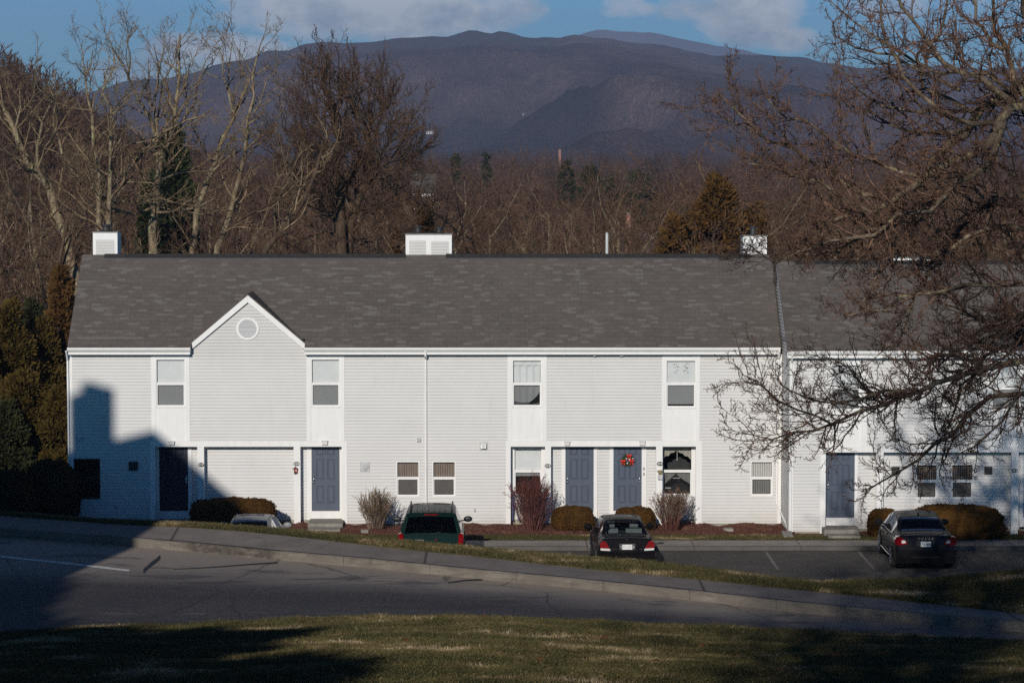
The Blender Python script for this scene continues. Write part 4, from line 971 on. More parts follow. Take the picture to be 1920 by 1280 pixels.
for k in range(30):
    d = Vector((rr.gauss(0, .06), -.05, .16)); p = Vector((rr.gauss(0, .02), -.05, .0)); m.quad(p, p+Vector((.006, 0, 0)), p+d+Vector((.006, 0, 0)), p+d)
m.build('stems', M['twig'], o)
fx = X_(961, yR, 970); o = thing_at('folded_umbrella', 'dark blue and purple folded garden umbrella leaning in the porch corner behind the red shrub', 'umbrella', (fx, yR-.2, .2))
m = MB(); m.tube([(0, 0, 0), (.01, .05, .35), (.03, .1, .78), (.035, .11, .95)], [.02, .05, .035, .01], 8); m.build('canopy', vary('blue_cloth', (.02,.05,.14), .3, 9, .6), o)
m = MB(); m.tube([(.02, -.05, 0), (.0, .03, .55), (-.01, .10, .8)], .012, 6); m.tube([(.22, -.05, 0), (.05, .06, .62)], .022, 6); m.build('shaft', vary('purple_tube', (.10,.06,.15), .2, 9, .5), o)
# splash block under the right downspout, utility cover on the mulch
sx = X_(1476, 87.3, 1005); m = MB(); m.prismx([(86.6, .13), (86.6, .17), (87.4, .24), (87.4, .16)], sx-.18, sx+.13); o = m.build('splash_block', M['concrete']); tag(o, 'grey concrete splash block below the downspout between the two rows', 'splash block')
mx = X_(1365, 88.3, 996); m = MB(); m.box(mx-.16, mx+.16, 88.1, 88.5, .12, .19); m.box(mx-.13, mx+.13, 88.13, 88.47, .19, .20); o = m.build('utility_cover', M['walk_low']); tag(o, 'flat square utility cover lying on the red mulch under the right window', 'utility cover')
sx = X_(684, 88, 993); m = MB(); m.box(sx-.12, sx+.12, 87.9, 88.1, .1, .2); o = m.build('paving_stone', M['concrete']); tag(o, 'low stone lying in the mulch below the round-topped bare shrub', 'stone')
# ================================================================ trees and shrubs
def nrm(v): return v/max(1e-9, np.linalg.norm(v))
class Grow:
    def __init__(s, seed): s.r = np.random.default_rng(seed); s.P = {}; s.U = []
    def add(s, lvl, pts, rad): s.P.setdefault(lvl, []).append((np.array(pts), np.array(rad)))
    def rdir(s, d, ang):
        a = nrm(np.cross(d, nrm(s.r.normal(size=3)))); return nrm(d*math.cos(ang)+a*math.sin(ang))
    def branch(s, p, d, L, r0, lvl, cfg):
        """cfg[lvl] = dict(seg, wob, up, n, ang, ratio, start, tip)"""
        c = cfg[lvl]; n = c['seg']; pts = [p]; rad = [r0]; dd = d
        for i in range(n):
            dd = nrm(dd + s.r.normal(size=3)*c['wob'] + np.array([0, 0, c['up']])); p = p+dd*L/n
            pts.append(p); rad.append(r0*(1-(1-c.get('tip', .3))*(i+1)/n))
        s.add(lvl, pts, rad)
        if lvl+1 in cfg: s.kids(pts, rad, L, lvl, cfg)
    def kids(s, pts, rad, L, lvl, cfg, start=None, dens=None):
        c = cfg[lvl]; k = cfg[lvl+1]; m = dens if dens is not None else c['n']; m = max(1, int(m*s.r.uniform(.75, 1.25)+.5))
        st = c.get('start', .2) if start is None else start; N = len(pts)-1
        for j in range(m):
            t = st+(1-st)*(j+s.r.uniform(.1, .9))/m; x = min(t*N, N-1e-6); i = int(x); f = x-i
            q = np.array(pts[i])*(1-f)+np.array(pts[i+1])*f; dr = nrm(np.array(pts[i+1])-np.array(pts[i])); rr = rad[i]*(1-f)+rad[i+1]*f
            ln = L*k['ratio']*(1-.45*t)*s.r.uniform(.7, 1.3); ln = min(ln, k.get('maxL', 9e9))
            s.branch(q, s.rdir(dr, R(s.r.uniform(*c['ang']))), ln, max(k.get('rmin', .004), min(rr*.75, rr*k.get('rr', .6), k.get('rmax', 9))), lvl+1, cfg)
    def mesh(s, name, lvls, mat, parent, sides=(7, 6, 4, 3, 3, 3), origin=(0, 0, 0)):
        V = []; Q = []; nv = 0
        for lv in lvls:
            K = sides[min(lv, len(sides)-1)]
            for pts, rad in s.P.get(lv, []):
                n = len(pts); d = np.gradient(pts, axis=0); d /= np.maximum(1e-9, np.linalg.norm(d, axis=1))[:, None]
                ref = np.array([.31, .87, .38]) if abs(d[0][1]) < .8 else np.array([1., 0, 0])
                u = np.cross(d, ref); u /= np.maximum(1e-9, np.linalg.norm(u, axis=1))[:, None]; w = np.cross(d, u)
                a = 2*np.pi*np.arange(K)/K
                ring = pts[:, None, :] + (u[:, None, :]*np.cos(a)[None, :, None] + w[:, None, :]*np.sin(a)[None, :, None])*rad[:, None, None]
                V.append(ring.reshape(-1, 3)); i = np.arange(n-1)[:, None]*K; k = np.arange(K)[None, :]; k2 = (k+1) % K
                Q.append(np.stack([i+k, i+k2, i+K+k2, i+K+k], -1).reshape(-1, 4)+nv); nv += n*K
        if not V: return None
        V = np.concatenate(V)-np.array(origin); return mesh_np(name, V, np.concatenate(Q), mat, parent, smooth=True)
def resample(pts, step):
    pts = [np.array(p, float) for p in pts]; out = [pts[0]]
    for i in range(len(pts)-1):
        p0 = pts[max(0, i-1)]; p1 = pts[i]; p2 = pts[i+1]; p3 = pts[min(len(pts)-1, i+2)]; n = max(1, int(np.linalg.norm(p2-p1)/step))
        for k in range(1, n+1):
            t = k/n; out.append(.5*((2*p1)+(-p0+p2)*t+(2*p0-5*p1+4*p2-p3)*t*t+(-p0+3*p1-3*p2+p3)*t**3))
    return out
# ---- generic bare tree prototypes
def tree_cfg(H, dense=1.0, up=.06, rt=.011):
    return {0: dict(seg=9, wob=.07, up=.05, n=11*dense, ang=(28, 58), start=.22, tip=.35),
            1: dict(seg=7, wob=.13, up=up, n=8*dense, ang=(25, 60), ratio=.55, start=.2, rr=.55, tip=.3),
            2: dict(seg=5, wob=.16, up=up, n=7*dense, ang=(25, 60), ratio=.45, start=.15, rr=.55, tip=.4, rmin=rt*1.4),
            3: dict(seg=4, wob=.2, up=up, n=0, ang=(25, 60), ratio=.5, rr=.6, tip=.5, rmin=rt)}
def bare_tree(seed, H, r, loc, label, mats, dense=1.0, lean=(0, 0), group=None, forks=1, name='bare_tree', cfg=None, rt=.011):
    g = Grow(seed); cfg = cfg or tree_cfg(H, dense, rt=rt)
    e = empty(name, loc, label, 'tree', group)
    for k in range(forks):
        a = g.r.uniform(0, 6.28); sp = .0 if forks == 1 else .22
        g.branch(np.array([0, 0, -.4]), nrm(np.array([lean[0]+sp*math.cos(a), lean[1]+sp*math.sin(a), 1])), H*.86*(1 if k == 0 else g.r.uniform(.7, .95)), r*(1 if forks == 1 else .75), 0, cfg)
    g.mesh('trunk', [0], mats[0], e); g.mesh('limbs', [1], mats[0], e); g.mesh('crown', [2, 3], mats[1], e)
    return e
def copy_thing(src, loc, rz, sc, label=None, group=None):
    r_ = src.copy(); C.objects.link(r_); r_.location = loc; r_.rotation_euler = (0, 0, rz); r_.scale = (sc, sc, sc)
    if label: r_['label'] = label
    if group: r_['group'] = group
    for ch in src.children:
        c = ch.copy(); C.objects.link(c); c.parent = r_
    return r_
rnd = random.Random(11)
GW = 'bare trees crowded in the wood behind the townhouses'; LWd = 'bare brown deciduous tree standing in the wood behind the townhouses'
protos = []
for i, (H, mt, tw) in enumerate(((13, 'bark_light', 'twig'), (12, 'bark_brown', 'twig'), (14, 'bark_brown', 'twig_red'), (11, 'bark_light', 'twig_light'), (10, 'bark_brown', 'twig_red'))):
    protos.append(bare_tree(100+i, H, .17, (0, 0, 0), LWd, (M[mt], M[tw]), 1.0, group=GW, forks=(1, 2, 1, 2, 3)[i]))
spots = []
for band, (y0, y1, n) in enumerate(((101, 118, 34), (118, 145, 46), (145, 190, 62), (190, 260, 74))):
    for k in range(n):
        px = -120+2160*(k+rnd.uniform(0, 1))/n; y = rnd.uniform(y0, y1)
        if band == 0 and px < 700 and rnd.random() < .45: continue
        spots.append((px, y, band))
for i, (px, y, band) in enumerate(spots):
    x = X_(px, y, 400); z = land(x, y); pr = protos[i % 5] 
    # crowns end where the photo's wood ends
    topy = lerp(px, [(-120,150),(0,195),(120,235),(260,280),(420,300),(780,300),(1000,300),(1400,300),(1560,270),(2040,250)]) + (rnd.uniform(0, 90) if band < 3 else rnd.uniform(0, 30)) + {0: 70, 1: 25, 2: 5, 3: 0}[band]
    zt = Z_(topy, y); hgt = max(5.5, min(16, zt-z)); sc = hgt/(pr['hh'] if 'hh' in pr else 12.5)
    if i < 5:
        protos[i].location = (x, y, z); protos[i].rotation_euler = (0, 0, rnd.uniform(0, 6)); protos[i].scale = (sc,)*3
    else: copy_thing(pr, (x, y, z), rnd.uniform(0, 6.28), sc)
# ---- the far woods as one mass (geometry nodes on scattered points)
far = bare_tree(200, 12, .2, (0, 0, 0), 'x', (M['bark_brown'], M['twig_far']), .8, forks=2, cfg=tree_cfg(12, .62, rt=.05))
fm = [c for c in far.children]
Vs, Fs, o_ = [], [], 0
for c in fm:
    n = len(c.data.vertices); a = np.zeros(n*3, np.float32); c.data.vertices.foreach_get('co', a); Vs.append(a.reshape(-1, 3))
    f = np.zeros(len(c.data.loops), np.int32); c.data.loops.foreach_get('vertex_index', f); Fs.append(f.reshape(-1, 4)+o_); o_ += n
for c in fm+[far]: bpy.data.objects.remove(c)
proto_far = mesh_np('wood_edge_tree', np.concatenate(Vs), np.concatenate(Fs), M['twig_far'], smooth=True)
px0, y0 = 872, 262; proto_far.location = (X_(px0, y0, 300), y0, land(X_(px0, y0, 300), y0)); tag(proto_far, 'brown bare tree in the far wood right of centre below the mountain', 'tree', kind=None)
pts = []; rs_ = []
def scat(n, y0, y1, pa, pb):
    for k in range(n):
        y = y0+(y1-y0)*rnd.random()**1.25; px = rnd.uniform(pa, pb); x = X_(px, y, 300); pts.append((x, y, land(x, y)-.3)); rs_.append(rnd.uniform(.75, 1.2) if px > 300 else rnd.uniform(.55, .95))
scat(1300, 200, 420, -250, 2150); scat(2300, 420, 950, -250, 2200); scat(1800, 950, 1650, -250, 2200); scat(900, 235, 480, -250, 560)
pm = bpy.data.meshes.new('far_wood'); pm.from_pydata(pts, [], []); at = pm.attributes.new('sc', 'FLOAT', 'POINT'); at.data.foreach_set('value', rs_)
wo = bpy.data.objects.new('far_wood', pm); C.objects.link(wo); tag(wo, 'mass of bare brown woodland filling the valley below the mountains', 'woodland', kind='stuff')
def gn_inst(obj, src):
    ng = bpy.data.node_groups.new('scatter', 'GeometryNodeTree'); ng.interface.new_socket('Geometry', in_out='INPUT', socket_type='NodeSocketGeometry'); ng.interface.new_socket('Geometry', in_out='OUTPUT', socket_type='NodeSocketGeometry')
    N = ng.nodes; L = ng.links; a = N.new('NodeGroupInput'); b = N.new('NodeGroupOutput'); oi = N.new('GeometryNodeObjectInfo'); oi.inputs['Object'].default_value = src; oi.transform_space = 'ORIGINAL'
    mp = N.new('GeometryNodeMeshToPoints'); ip = N.new('GeometryNodeInstanceOnPoints'); rv = N.new('FunctionNodeRandomValue'); rv.data_type = 'FLOAT_VECTOR'; rv.inputs[0].default_value = (-.06, -.06, 0); rv.inputs[1].default_value = (.06, .06, 6.28)
    na = N.new('GeometryNodeInputNamedAttribute'); na.data_type = 'FLOAT'; na.inputs['Name'].default_value = 'sc'
    L.new(a.outputs[0], mp.inputs[0]); L.new(mp.outputs[0], ip.inputs['Points']); L.new(oi.outputs['Geometry'], ip.inputs['Instance']); L.new(rv.outputs[0], ip.inputs['Rotation']); L.new(na.outputs['Attribute'], ip.inputs['Scale']); L.new(ip.outputs[0], b.inputs[0])
    md = obj.modifiers.new('scatter', 'NODES'); md.node_group = ng
gn_inst(wo, proto_far)
# ---- individually drawn bare trees behind the left half of the roof
def drawn(name, label, Y, limbs, mats, cfg, seed, lvl0=0, step=.7, dens=1.6, zig=.05, trunk_n=1, dY=None, cat='tree', group=None, kidlen=2.6, densf=None):
    """limbs: (list of photo pixels, r0, r1, depth offset start, end)"""
    g = Grow(seed); b0 = limbs[0][0][0]; base = W(b0[0], b0[1], Y); base = Vector((base.x, Y, base.z)); e = empty(name, base, label, cat, group)
    for li, (pp, r0, r1, d0, d1) in enumerate(limbs):
        my = sum(p[1] for p in pp)/len(pp); dk = densf(my) if densf else 1
        n = len(pp); P = [np.array(W(p[0], p[1], Y+d0+(d1-d0)*i/max(1, n-1))) for i, p in enumerate(pp)]; P = resample(P, step)
        P = [p+g.r.normal(size=3)*zig*(0 if i == 0 else 1) for i, p in enumerate(P)]; rad = [r0+(r1-r0)*i/(len(P)-1) for i in range(len(P))]
        lv = 0 if li < trunk_n else 1
        g.add(lv, P, rad); L = sum(np.linalg.norm(a-b) for a, b in zip(P, P[1:]))
        g.kids(P, rad, kidlen/cfg[2]['ratio'], 1, cfg, start=.08 if li >= trunk_n else .25, dens=L*dens*dk)
    o = tuple(base); g.mesh('trunk', [0], mats[0], e, origin=o); g.mesh('limbs', [1], mats[0], e, origin=o); g.mesh('crown', [2, 3, 4], mats[1], e, origin=o)
    return e
cfgL = {1: dict(seg=6, wob=.1, up=.05, n=8, ang=(25, 60), start=.1, tip=.3, ratio=.5), 2: dict(seg=6, wob=.17, up=.09, n=6, ang=(25, 60), ratio=.5, start=.15, rr=.6, rmax=.05, tip=.35, rmin=.013),
        3: dict(seg=4, wob=.2, up=.08, n=5, ang=(25, 60), ratio=.42, start=.15, rr=.6, tip=.5, rmin=.010), 4: dict(seg=3, wob=.25, up=.06, n=0, ang=(25, 60), ratio=.5, rr=.7, tip=.6, rmin=.007)}
BL = (M['bark_light'], M['twig_light'])
drawn('bare_tree', 'pale lichened tree leaning to the left edge of the photo above the left chimney', 112, [
    ([(150,560),(126,454),(108,395),(89,352),(59,313),(36,270),(20,227),(0,198),(-30,150),(-50,100)], .26, .06, 0, 2),
    ([(89,352),(72,309),(70,270),(79,227),(59,201),(43,191)], .10, .03, .5, -1), ([(79,227),(100,190),(75,165),(55,140)], .05, .02, -.5, -2),
    ([(118,296),(108,260),(98,235),(105,190),(92,160)], .06, .02, 1, 2), ([(36,270),(28,235),(40,200),(38,160)], .06, .02, 0, 1), ([(59,313),(20,290),(0,270),(-30,262)], .06, .03, 0, -2),
    ([(108,395),(130,365),(138,330),(160,316)], .05, .02, 0, -2)], BL, cfgL, 21, dens=1.4)
drawn('bare_tree', 'tall pale many-stemmed tree spreading above the roof right of the left chimney', 114, [
    ([(285,560),(285,467),(289,388),(295,339),(305,290),(323,257),(331,185),(333,109),(338,62)], .24, .03, 0, 0),
    ([(295,339),(292,257),(290,224),(295,126),(289,80)], .13, .02, 0, 1.5), ([(292,257),(282,221),(253,175),(230,119),(203,80)], .10, .02, .5, -1), ([(240,150),(245,110),(240,80),(258,55)], .05, .015, -.5, -1.5), ([(230,119),(216,100),(207,78)], .03, .012, -1, -2),
    ([(164,395),(200,352),(230,329),(272,280),(305,247),(351,227),(378,216),(402,206)], .10, .03, 1, -2), ([(289,388),(250,402),(214,390),(184,368),(210,349),(249,339),(282,342)], .07, .03, 0, -3), ([(302,339),(331,326),(370,320),(402,317)], .07, .025, 0, 2),
    ([(203,382),(235,380),(263,377),(300,374),(328,378)], .06, .025, -1, -3), ([(286,398),(320,398),(338,395),(370,386),(402,374)], .07, .03, 0, -2), ([(323,257),(345,215),(372,160),(392,125),(400,118)], .07, .02, .5, 2), ([(305,247),(280,265),(240,270),(210,278)], .05, .02, 0, -2), ([(331,185),(350,160),(352,120),(372,95)], .04, .012, 0, 1), ([(295,126),(305,100),(303,70)], .03, .012, 1, 2)], BL, cfgL, 22, dens=1.5)
drawn('bare_tree', 'knobbly pale tree rising directly behind the left chimney', 110, [
    ([(205,560),(203,455),(205,380),(210,273),(210,208),(194,172),(210,122),(212,95)], .17, .02, 0, 0), ([(187,470),(187,414),(184,355),(179,273),(171,217),(161,145),(151,83)], .13, .02, .5, 2),
    ([(179,273),(196,252),(207,240),(222,205),(240,180)], .06, .02, 0, -2), ([(171,217),(176,180),(186,160)], .04, .02, .5, 1), ([(161,145),(170,120),(175,90)], .04, .015, 1, 2), ([(210,208),(228,190),(248,165)], .05, .02, 0, 2), ([(161,145),(148,128),(142,118)], .03, .012, 1, 0), ([(184,355),(160,340),(142,318),(128,312)], .05, .02, 0, -2)], BL, cfgL, 23, dens=1.5)
drawn('bare_tree', 'slim pale tree curving up to the sky left of the dense dark crown', 116, [
    ([(395,560),(410,467),(430,405),(449,332),(459,283),(469,224),(475,142),(485,86),(498,50)], .19, .015, 0, 0), ([(385,350),(400,306),(420,257),(439,224),(450,190),(470,150),(500,125)], .13, .03, 1, 3), ([(439,224),(428,175),(418,140),(413,103),(400,70)], .06, .015, 2, 3),
    ([(475,142),(455,110),(440,80)], .03, .012, 0, 1), ([(459,283),(480,262),(510,245),(530,205)], .06, .02, 0, -2), ([(400,320),(430,292),(455,281)], .05, .03, -1, 0), ([(469,224),(490,190),(500,150),(520,130)], .04, .015, 0, 1), ([(418,140),(430,110),(436,70)], .03, .012, 2, 2), ([(385,350),(370,400),(360,470),(350,560)], .13, .15, 1, 0)], BL, cfgL, 24, dens=1.5)
drawn('bare_tree', 'dark leaning stem crossing the wood between the slim pale tree and the dense crown', 108, [
    ([(470,560),(498,467),(548,408),(571,365),(594,322),(603,283),(622,240)], .18, .03, 0, 0), ([(515,450),(518,400),(535,340),(552,310),(560,285)], .08, .025, 0, 1), ([(535,350),(520,330),(510,312)], .03, .015, 1, 2), ([(445,415),(480,398),(512,380),(530,372)], .05, .03, 0, -2), ([(571,365),(560,330),(548,300)], .05, .02, 0, 2)], (M['bark_brown'], M['twig_light']), cfgL, 25, dens=1.2)
cfgD = {1: dict(seg=6, wob=.1, up=.10, n=8, ang=(25, 60), start=.1, tip=.3, ratio=.5), 2: dict(seg=6, wob=.16, up=.10, n=9, ang=(25, 60), ratio=.5, start=.1, rr=.6, rmax=.06, tip=.35, rmin=.018),
        3: dict(seg=4, wob=.18, up=.14, n=7, ang=(20, 55), ratio=.45, start=.1, rr=.6, tip=.5, rmin=.011), 4: dict(seg=3, wob=.2, up=.12, n=0, ang=(25, 60), ratio=.5, rr=.7, tip=.6, rmin=.008)}
lim = [([(640,560),(640,467),(636,405),(634,370),(630,330),(634,260),(625,210),(614,170),(605,145)], .30, .03, 0, 0), ([(655,560),(653,467),(659,414),(672,382),(684,330),(690,260),(694,210),(690,165)], .26, .03, .4, 1)]
for tx, ty, sx, sy, d in ((545,150,634,345,1),(560,200,632,330,-2),(575,95,632,320,2),(590,120,634,290,-1),(640,90,634,260,2),(660,85,690,250,-2),(655,130,690,290,1),(710,115,692,280,3),(740,160,690,320,0),(760,195,684,345,-3),(775,235,680,360,2),(778,275,676,375,-2),(530,250,632,355,-3),(520,300,634,372,2),(535,190,628,350,3),(725,200,690,330,-4),(700,160,690,300,-1),(745,330,672,382,3),(780,330,672,390,-3),(560,330,636,400,-2),(600,160,632,330,4),(770,390,668,400,-2),(800,400,672,410,2),(545,380,638,420,2),(620,75,630,200,-1),(735,120,694,230,-2)):
    mx_, my_ = (sx+tx)/2, (sy+ty)/2; bend = 14*(1 if tx > sx else -1)
    tx = 655+(tx-655)*1.06; ty = ty*.93+58; lim.append(([(sx, max(sy, ty+30)), (mx_+bend, max(my_+22, ty+12)), (tx, ty)], .060, .016, 0, d))
drawn('bare_tree', 'large bare tree with a dense dark dome of twigs left of the double chimney', 112, lim, (M['bark_brown'], M['twig']), cfgD, 26, dens=2.0, trunk_n=2, kidlen=2.7)
# ---- foreground tree on the right
YF = 55
cfgR = {1: dict(seg=6, wob=.1, up=.0, n=8, ang=(25, 60), start=.1, tip=.3, ratio=.5), 2: dict(seg=8, wob=.19, up=.05, n=8, ang=(25, 60), ratio=.5, start=.08, rr=.5, rmax=.022, tip=.4, rmin=.010),
        3: dict(seg=6, wob=.22, up=.06, n=6, ang=(30, 70), ratio=.42, start=.1, rr=.6, tip=.6, rmin=.0065), 4: dict(seg=3, wob=.22, up=.05, n=0, ang=(30, 70), ratio=.38, rr=.8, tip=.9, rmin=.0055, maxL=.26)}
RL = [([(2020,1170),(2012,1000),(2004,700),(1990,450),(1972,230),(1958,60),(1950,-120),(1945,-260)], .42, .10, 0, 1),
 ([(1975,260),(1920,192),(1898,203),(1882,228),(1857,262),(1820,287),(1767,306),(1729,328),(1711,347),(1670,375),(1632,397),(1575,412),(1520,430)], .16, .03, 0, -2),
 ([(1972,200),(1920,156),(1876,184),(1845,203),(1804,244),(1779,269),(1735,318)], .14, .07, .5, 1.5),
 ([(1720,330),(1657,312),(1601,287),(1551,259),(1507,231),(1476,219),(1450,200),(1429,181)], .045, .013, -1, -3),
 ([(1664,372),(1617,369),(1576,337),(1520,300),(1476,275),(1414,244),(1382,212),(1342,169)], .06, .014, -1, -1),
 ([(1414,244),(1370,222),(1338,212)], .02, .01, -1, -1.5), ([(1382,212),(1370,175),(1361,140)], .016, .01, -1, -.5),
 ([(1965,260),(1898,150),(1882,94),(1864,40),(1857,-20)], .08, .03, 0, 2), ([(1935,210),(1860,165),(1807,134),(1751,103),(1723,56),(1695,15),(1680,-30)], .08, .025, 0, -1),
 ([(1900,175),(1851,140),(1757,131),(1679,90),(1617,56),(1590,30),(1548,0)], .06, .014, .5, 3), ([(1800,170),(1730,130),(1673,103),(1620,92),(1595,84),(1565,65),(1551,38)], .04, .012, 0, -2),
 ([(1860,230),(1820,231),(1773,209),(1720,170),(1690,140),(1660,80),(1651,31),(1645,-20)], .06, .02, -1, -2), ([(1960,150),(1935,60),(1920,0),(1905,-60)], .09, .04, 1, -1), ([(1882,94),(1840,60),(1822,10),(1815,-40)], .05, .02, 0, 2), ([(1830,215),(1780,190),(1740,160),(1720,110),(1760,60),(1775,0),(1770,-40)], .05, .02, 1, 3),
 ([(1845,203),(1790,205),(1720,215),(1660,200),(1610,165),(1580,130),(1560,110)], .055, .013, 1, 2), ([(1804,244),(1740,250),(1680,240),(1640,215),(1590,190),(1560,160)], .05, .013, 1, 4), ([(1632,397),(1590,380),(1540,345),(1490,330),(1440,310),(1400,300)], .035, .012, -2, -3),
 ([(1732,335),(1732,399),(1714,433),(1689,474),(1639,511),(1620,567)], .06, .02, 0, -1), ([(1882,228),(1860,300),(1800,350),(1740,390),(1690,405),(1640,440),(1560,450),(1500,470)], .08, .02, -.5, -3),
 ([(1985,500),(1920,530),(1850,535),(1811,539),(1765,545),(1720,555),(1690,560),(1664,574),(1600,590)], .06, .015, 0, -1), ([(1990,570),(1920,605),(1870,608),(1836,599),(1790,580),(1750,560)], .06, .02, 0, 2),
 ([(1998,640),(1920,676),(1850,690),(1763,712),(1720,728),(1655,748),(1610,775),(1566,798),(1520,806),(1487,812),(1440,820),(1400,808)], .09, .013, 0, -2), ([(2000,700),(1920,735),(1864,748),(1820,780),(1781,812),(1750,840),(1720,859),(1684,881),(1650,905),(1627,917)], .07, .013, 0, 1),
 ([(1720,728),(1660,735),(1610,750),(1576,758),(1540,748),(1512,737),(1480,728),(1461,719)], .04, .012, -1, -3), ([(1566,798),(1530,780),(1490,765),(1450,740),(1420,715),(1395,700)], .03, .011, -1.5, -2), ([(1655,748),(1620,720),(1590,690),(1560,670)], .03, .012, -1, 0), ([(1850,690),(1800,672),(1740,660),(1690,640),(1650,650)], .05, .014, 0, 1.5),
 ([(1990,500),(1950,440),(1900,420),(1850,430),(1790,470),(1740,520),(1700,600),(1680,650)], .07, .018, .5, 2), ([(1985,420),(1940,370),(1890,360),(1840,390),(1800,430),(1770,480),(1720,500)], .07, .02, 0, 3), ([(1760,310),(1750,360),(1700,420),(1640,430),(1580,470),(1520,480)], .05, .014, 0, 2),
 ([(1998,660),(1930,640),(1880,650),(1820,700),(1790,760),(1780,800)], .06, .02, 1, 3), ([(1905,745),(1880,790),(1830,830),(1800,850)], .03, .012, 0, -1), ([(1995,600),(1940,580),(1900,620),(1850,640),(1790,640),(1730,690)], .05, .02, 0, 3), ([(1500,470),(1450,490),(1420,470),(1400,455)], .02, .01, -3, -3.5),
 ([(1960,100),(1990,20),(2030,-60)], .10, .05, 0, 1), ([(1985,400),(2060,330),(2140,280),(2200,200)], .12, .05, 0, 2), ([(1995,620),(2080,560),(2160,540)], .1, .04, 0, -2), ([(1952,-60),(1900,-120),(1850,-160),(1800,-220)], .08, .03, 1, 2), ([(1952,-60),(1990,-160),(2010,-260)], .08, .03, 1, 2), ([(1945,-200),(1900,-270),(1840,-300)], .06, .02, 1, 0)]
drawn('bare_tree', 'big bare tree with reddish twigs reaching in from the right edge over the right-hand row', YF, RL, (M['bark_dark'], M['twig_red']), cfgR, 31, step=.35, dens=4.6, zig=.045, kidlen=1.5, densf=lambda y: .62 if y < 200 else (1.0 if y < 330 else 1.45))
# ---- evergreens: leaf sprays over a lumpy conical body
def evergreen(seed, loc, H, Rb, label, mat, n=5000, name='cedar_tree', leaf=.16, shape=1.0, group=None, top=.06, blunt=.0, cat='tree'):
    r = np.random.default_rng(seed); e = empty(name, loc, label, cat, group)
    m = MB(); m.tube([(0, 0, -.3), (0, 0, H*.5), (0, 0, H*.93)], [Rb*.07+.03, Rb*.05, .015], 7); m.build('trunk', M['bark_brown'], e)
    nb = 150; lumps = []
    for k in range(nb):
        t = r.uniform(.0, 1)**.9; z = H*(.03+.95*t); rad = Rb*((1-t)**shape*(1-top)+top)*(1 if t > .12 else .75+t*2); rad = min(rad, Rb); a = r.uniform(0, 6.28); q = r.uniform(.55, .98)
        lumps.append((rad*q*math.cos(a), rad*q*math.sin(a), z, Rb*r.uniform(.16, .34)*(1-.55*t)))
    lumps = np.array(lumps); i = r.integers(0, nb, n); d = r.normal(size=(n, 3)); d /= np.linalg.norm(d, axis=1)[:, None]
    P = lumps[i, :3]+d*(lumps[i, 3]*r.uniform(.45, 1.05, n))[:, None]*np.array([1, 1, 1.35]); out = P.copy(); out[:, 2] = 0; out /= np.maximum(.05, np.linalg.norm(out, axis=1))[:, None]
    ax = out*.55+d*.5+r.normal(size=(n, 3))*.35+np.array([0, 0, .55]); ax /= np.linalg.norm(ax, axis=1)[:, None]; sd_ = np.cross(ax, r.normal(size=(n, 3))); sd_ /= np.linalg.norm(sd_, axis=1)[:, None]
    L = leaf*r.uniform(.6, 1.5, n)[:, None]; w_ = L*.28
    V = np.stack([P-sd_*w_*.5, P+sd_*w_*.5, P+ax*L*.6+sd_*w_*.6, P+ax*L, P+ax*L*.55-sd_*w_*.7], 1).reshape(-1, 3)
    mesh_np('crown', V, np.arange(n*5).reshape(n, 5), mat, e); return e
def at_px(px, Y, dz=0): x = X_(px, Y, 500); return (x, Y, (land(x, Y) if Y > 91.5 else .0)+dz)
def eg(seed, px, topy, Y, wpx, label, mat, **k):
    b = at_px(px, Y); H = Z_(topy, Y)-b[2]; return evergreen(seed, b, H, wpx/2*Y/F, label, M[mat], **k)
eg(1, 1338, 325, 120, 260, 'tall rust-tinted cedar behind the right chimney', 'cedar_rust', n=26000, shape=.55, leaf=.2)
eg(2, 1262, 392, 118, 130, 'shorter rust-tinted cedar left of the tall cedar behind the right chimney', 'cedar_rust', n=14000, shape=.5, leaf=.2)
eg(3, 1415, 380, 122, 150, 'rust-tinted cedar right of the tall cedar, behind the foreground branches', 'cedar_rust', n=14000, shape=.5, leaf=.2)
eg(4, 797, 380, 116, 74, 'orange-brown cedar rising behind the double chimney', 'cedar_rust', n=5500, shape=.6, leaf=.2)
eg(5, 742, 432, 113, 60, 'small orange-brown cedar just left of the double chimney', 'cedar_rust', n=3500, shape=.6, leaf=.18)
eg(6, 325, 235, 128, 190, 'big dark green pine behind the pale many-stemmed tree', 'pine_green', n=22000, shape=.6, leaf=.26, name='pine_tree')
eg(7, 285, 330, 122, 120, 'lower dark green pine behind the roof between the pale trees', 'pine_green', n=7000, shape=.6, leaf=.24, name='pine_tree')
for k, (px, ty, Y, w_, tt) in enumerate(((1062,302,330,64,'leftmost'), (1104,312,300,90,'widest'), (1142,330,280,70,'lowest'), (1196,322,310,120,'rightmost'))):
    eg(10+k, px, ty, Y, w_, 'dark evergreen on the wood skyline, %s one of four by the slim brick stack' % tt, 'cedar_green', n=5000, shape=.42, leaf=.4)
eg(14, 912, 286, 420, 22, 'small round-topped evergreen on the skyline left of the brick stack', 'cedar_green', n=1200, shape=.3, leaf=.6)
eg(15, 855, 288, 430, 28, 'low evergreen on the skyline right of the dense twiggy tree', 'cedar_green', n=1200, shape=.4, leaf=.6)
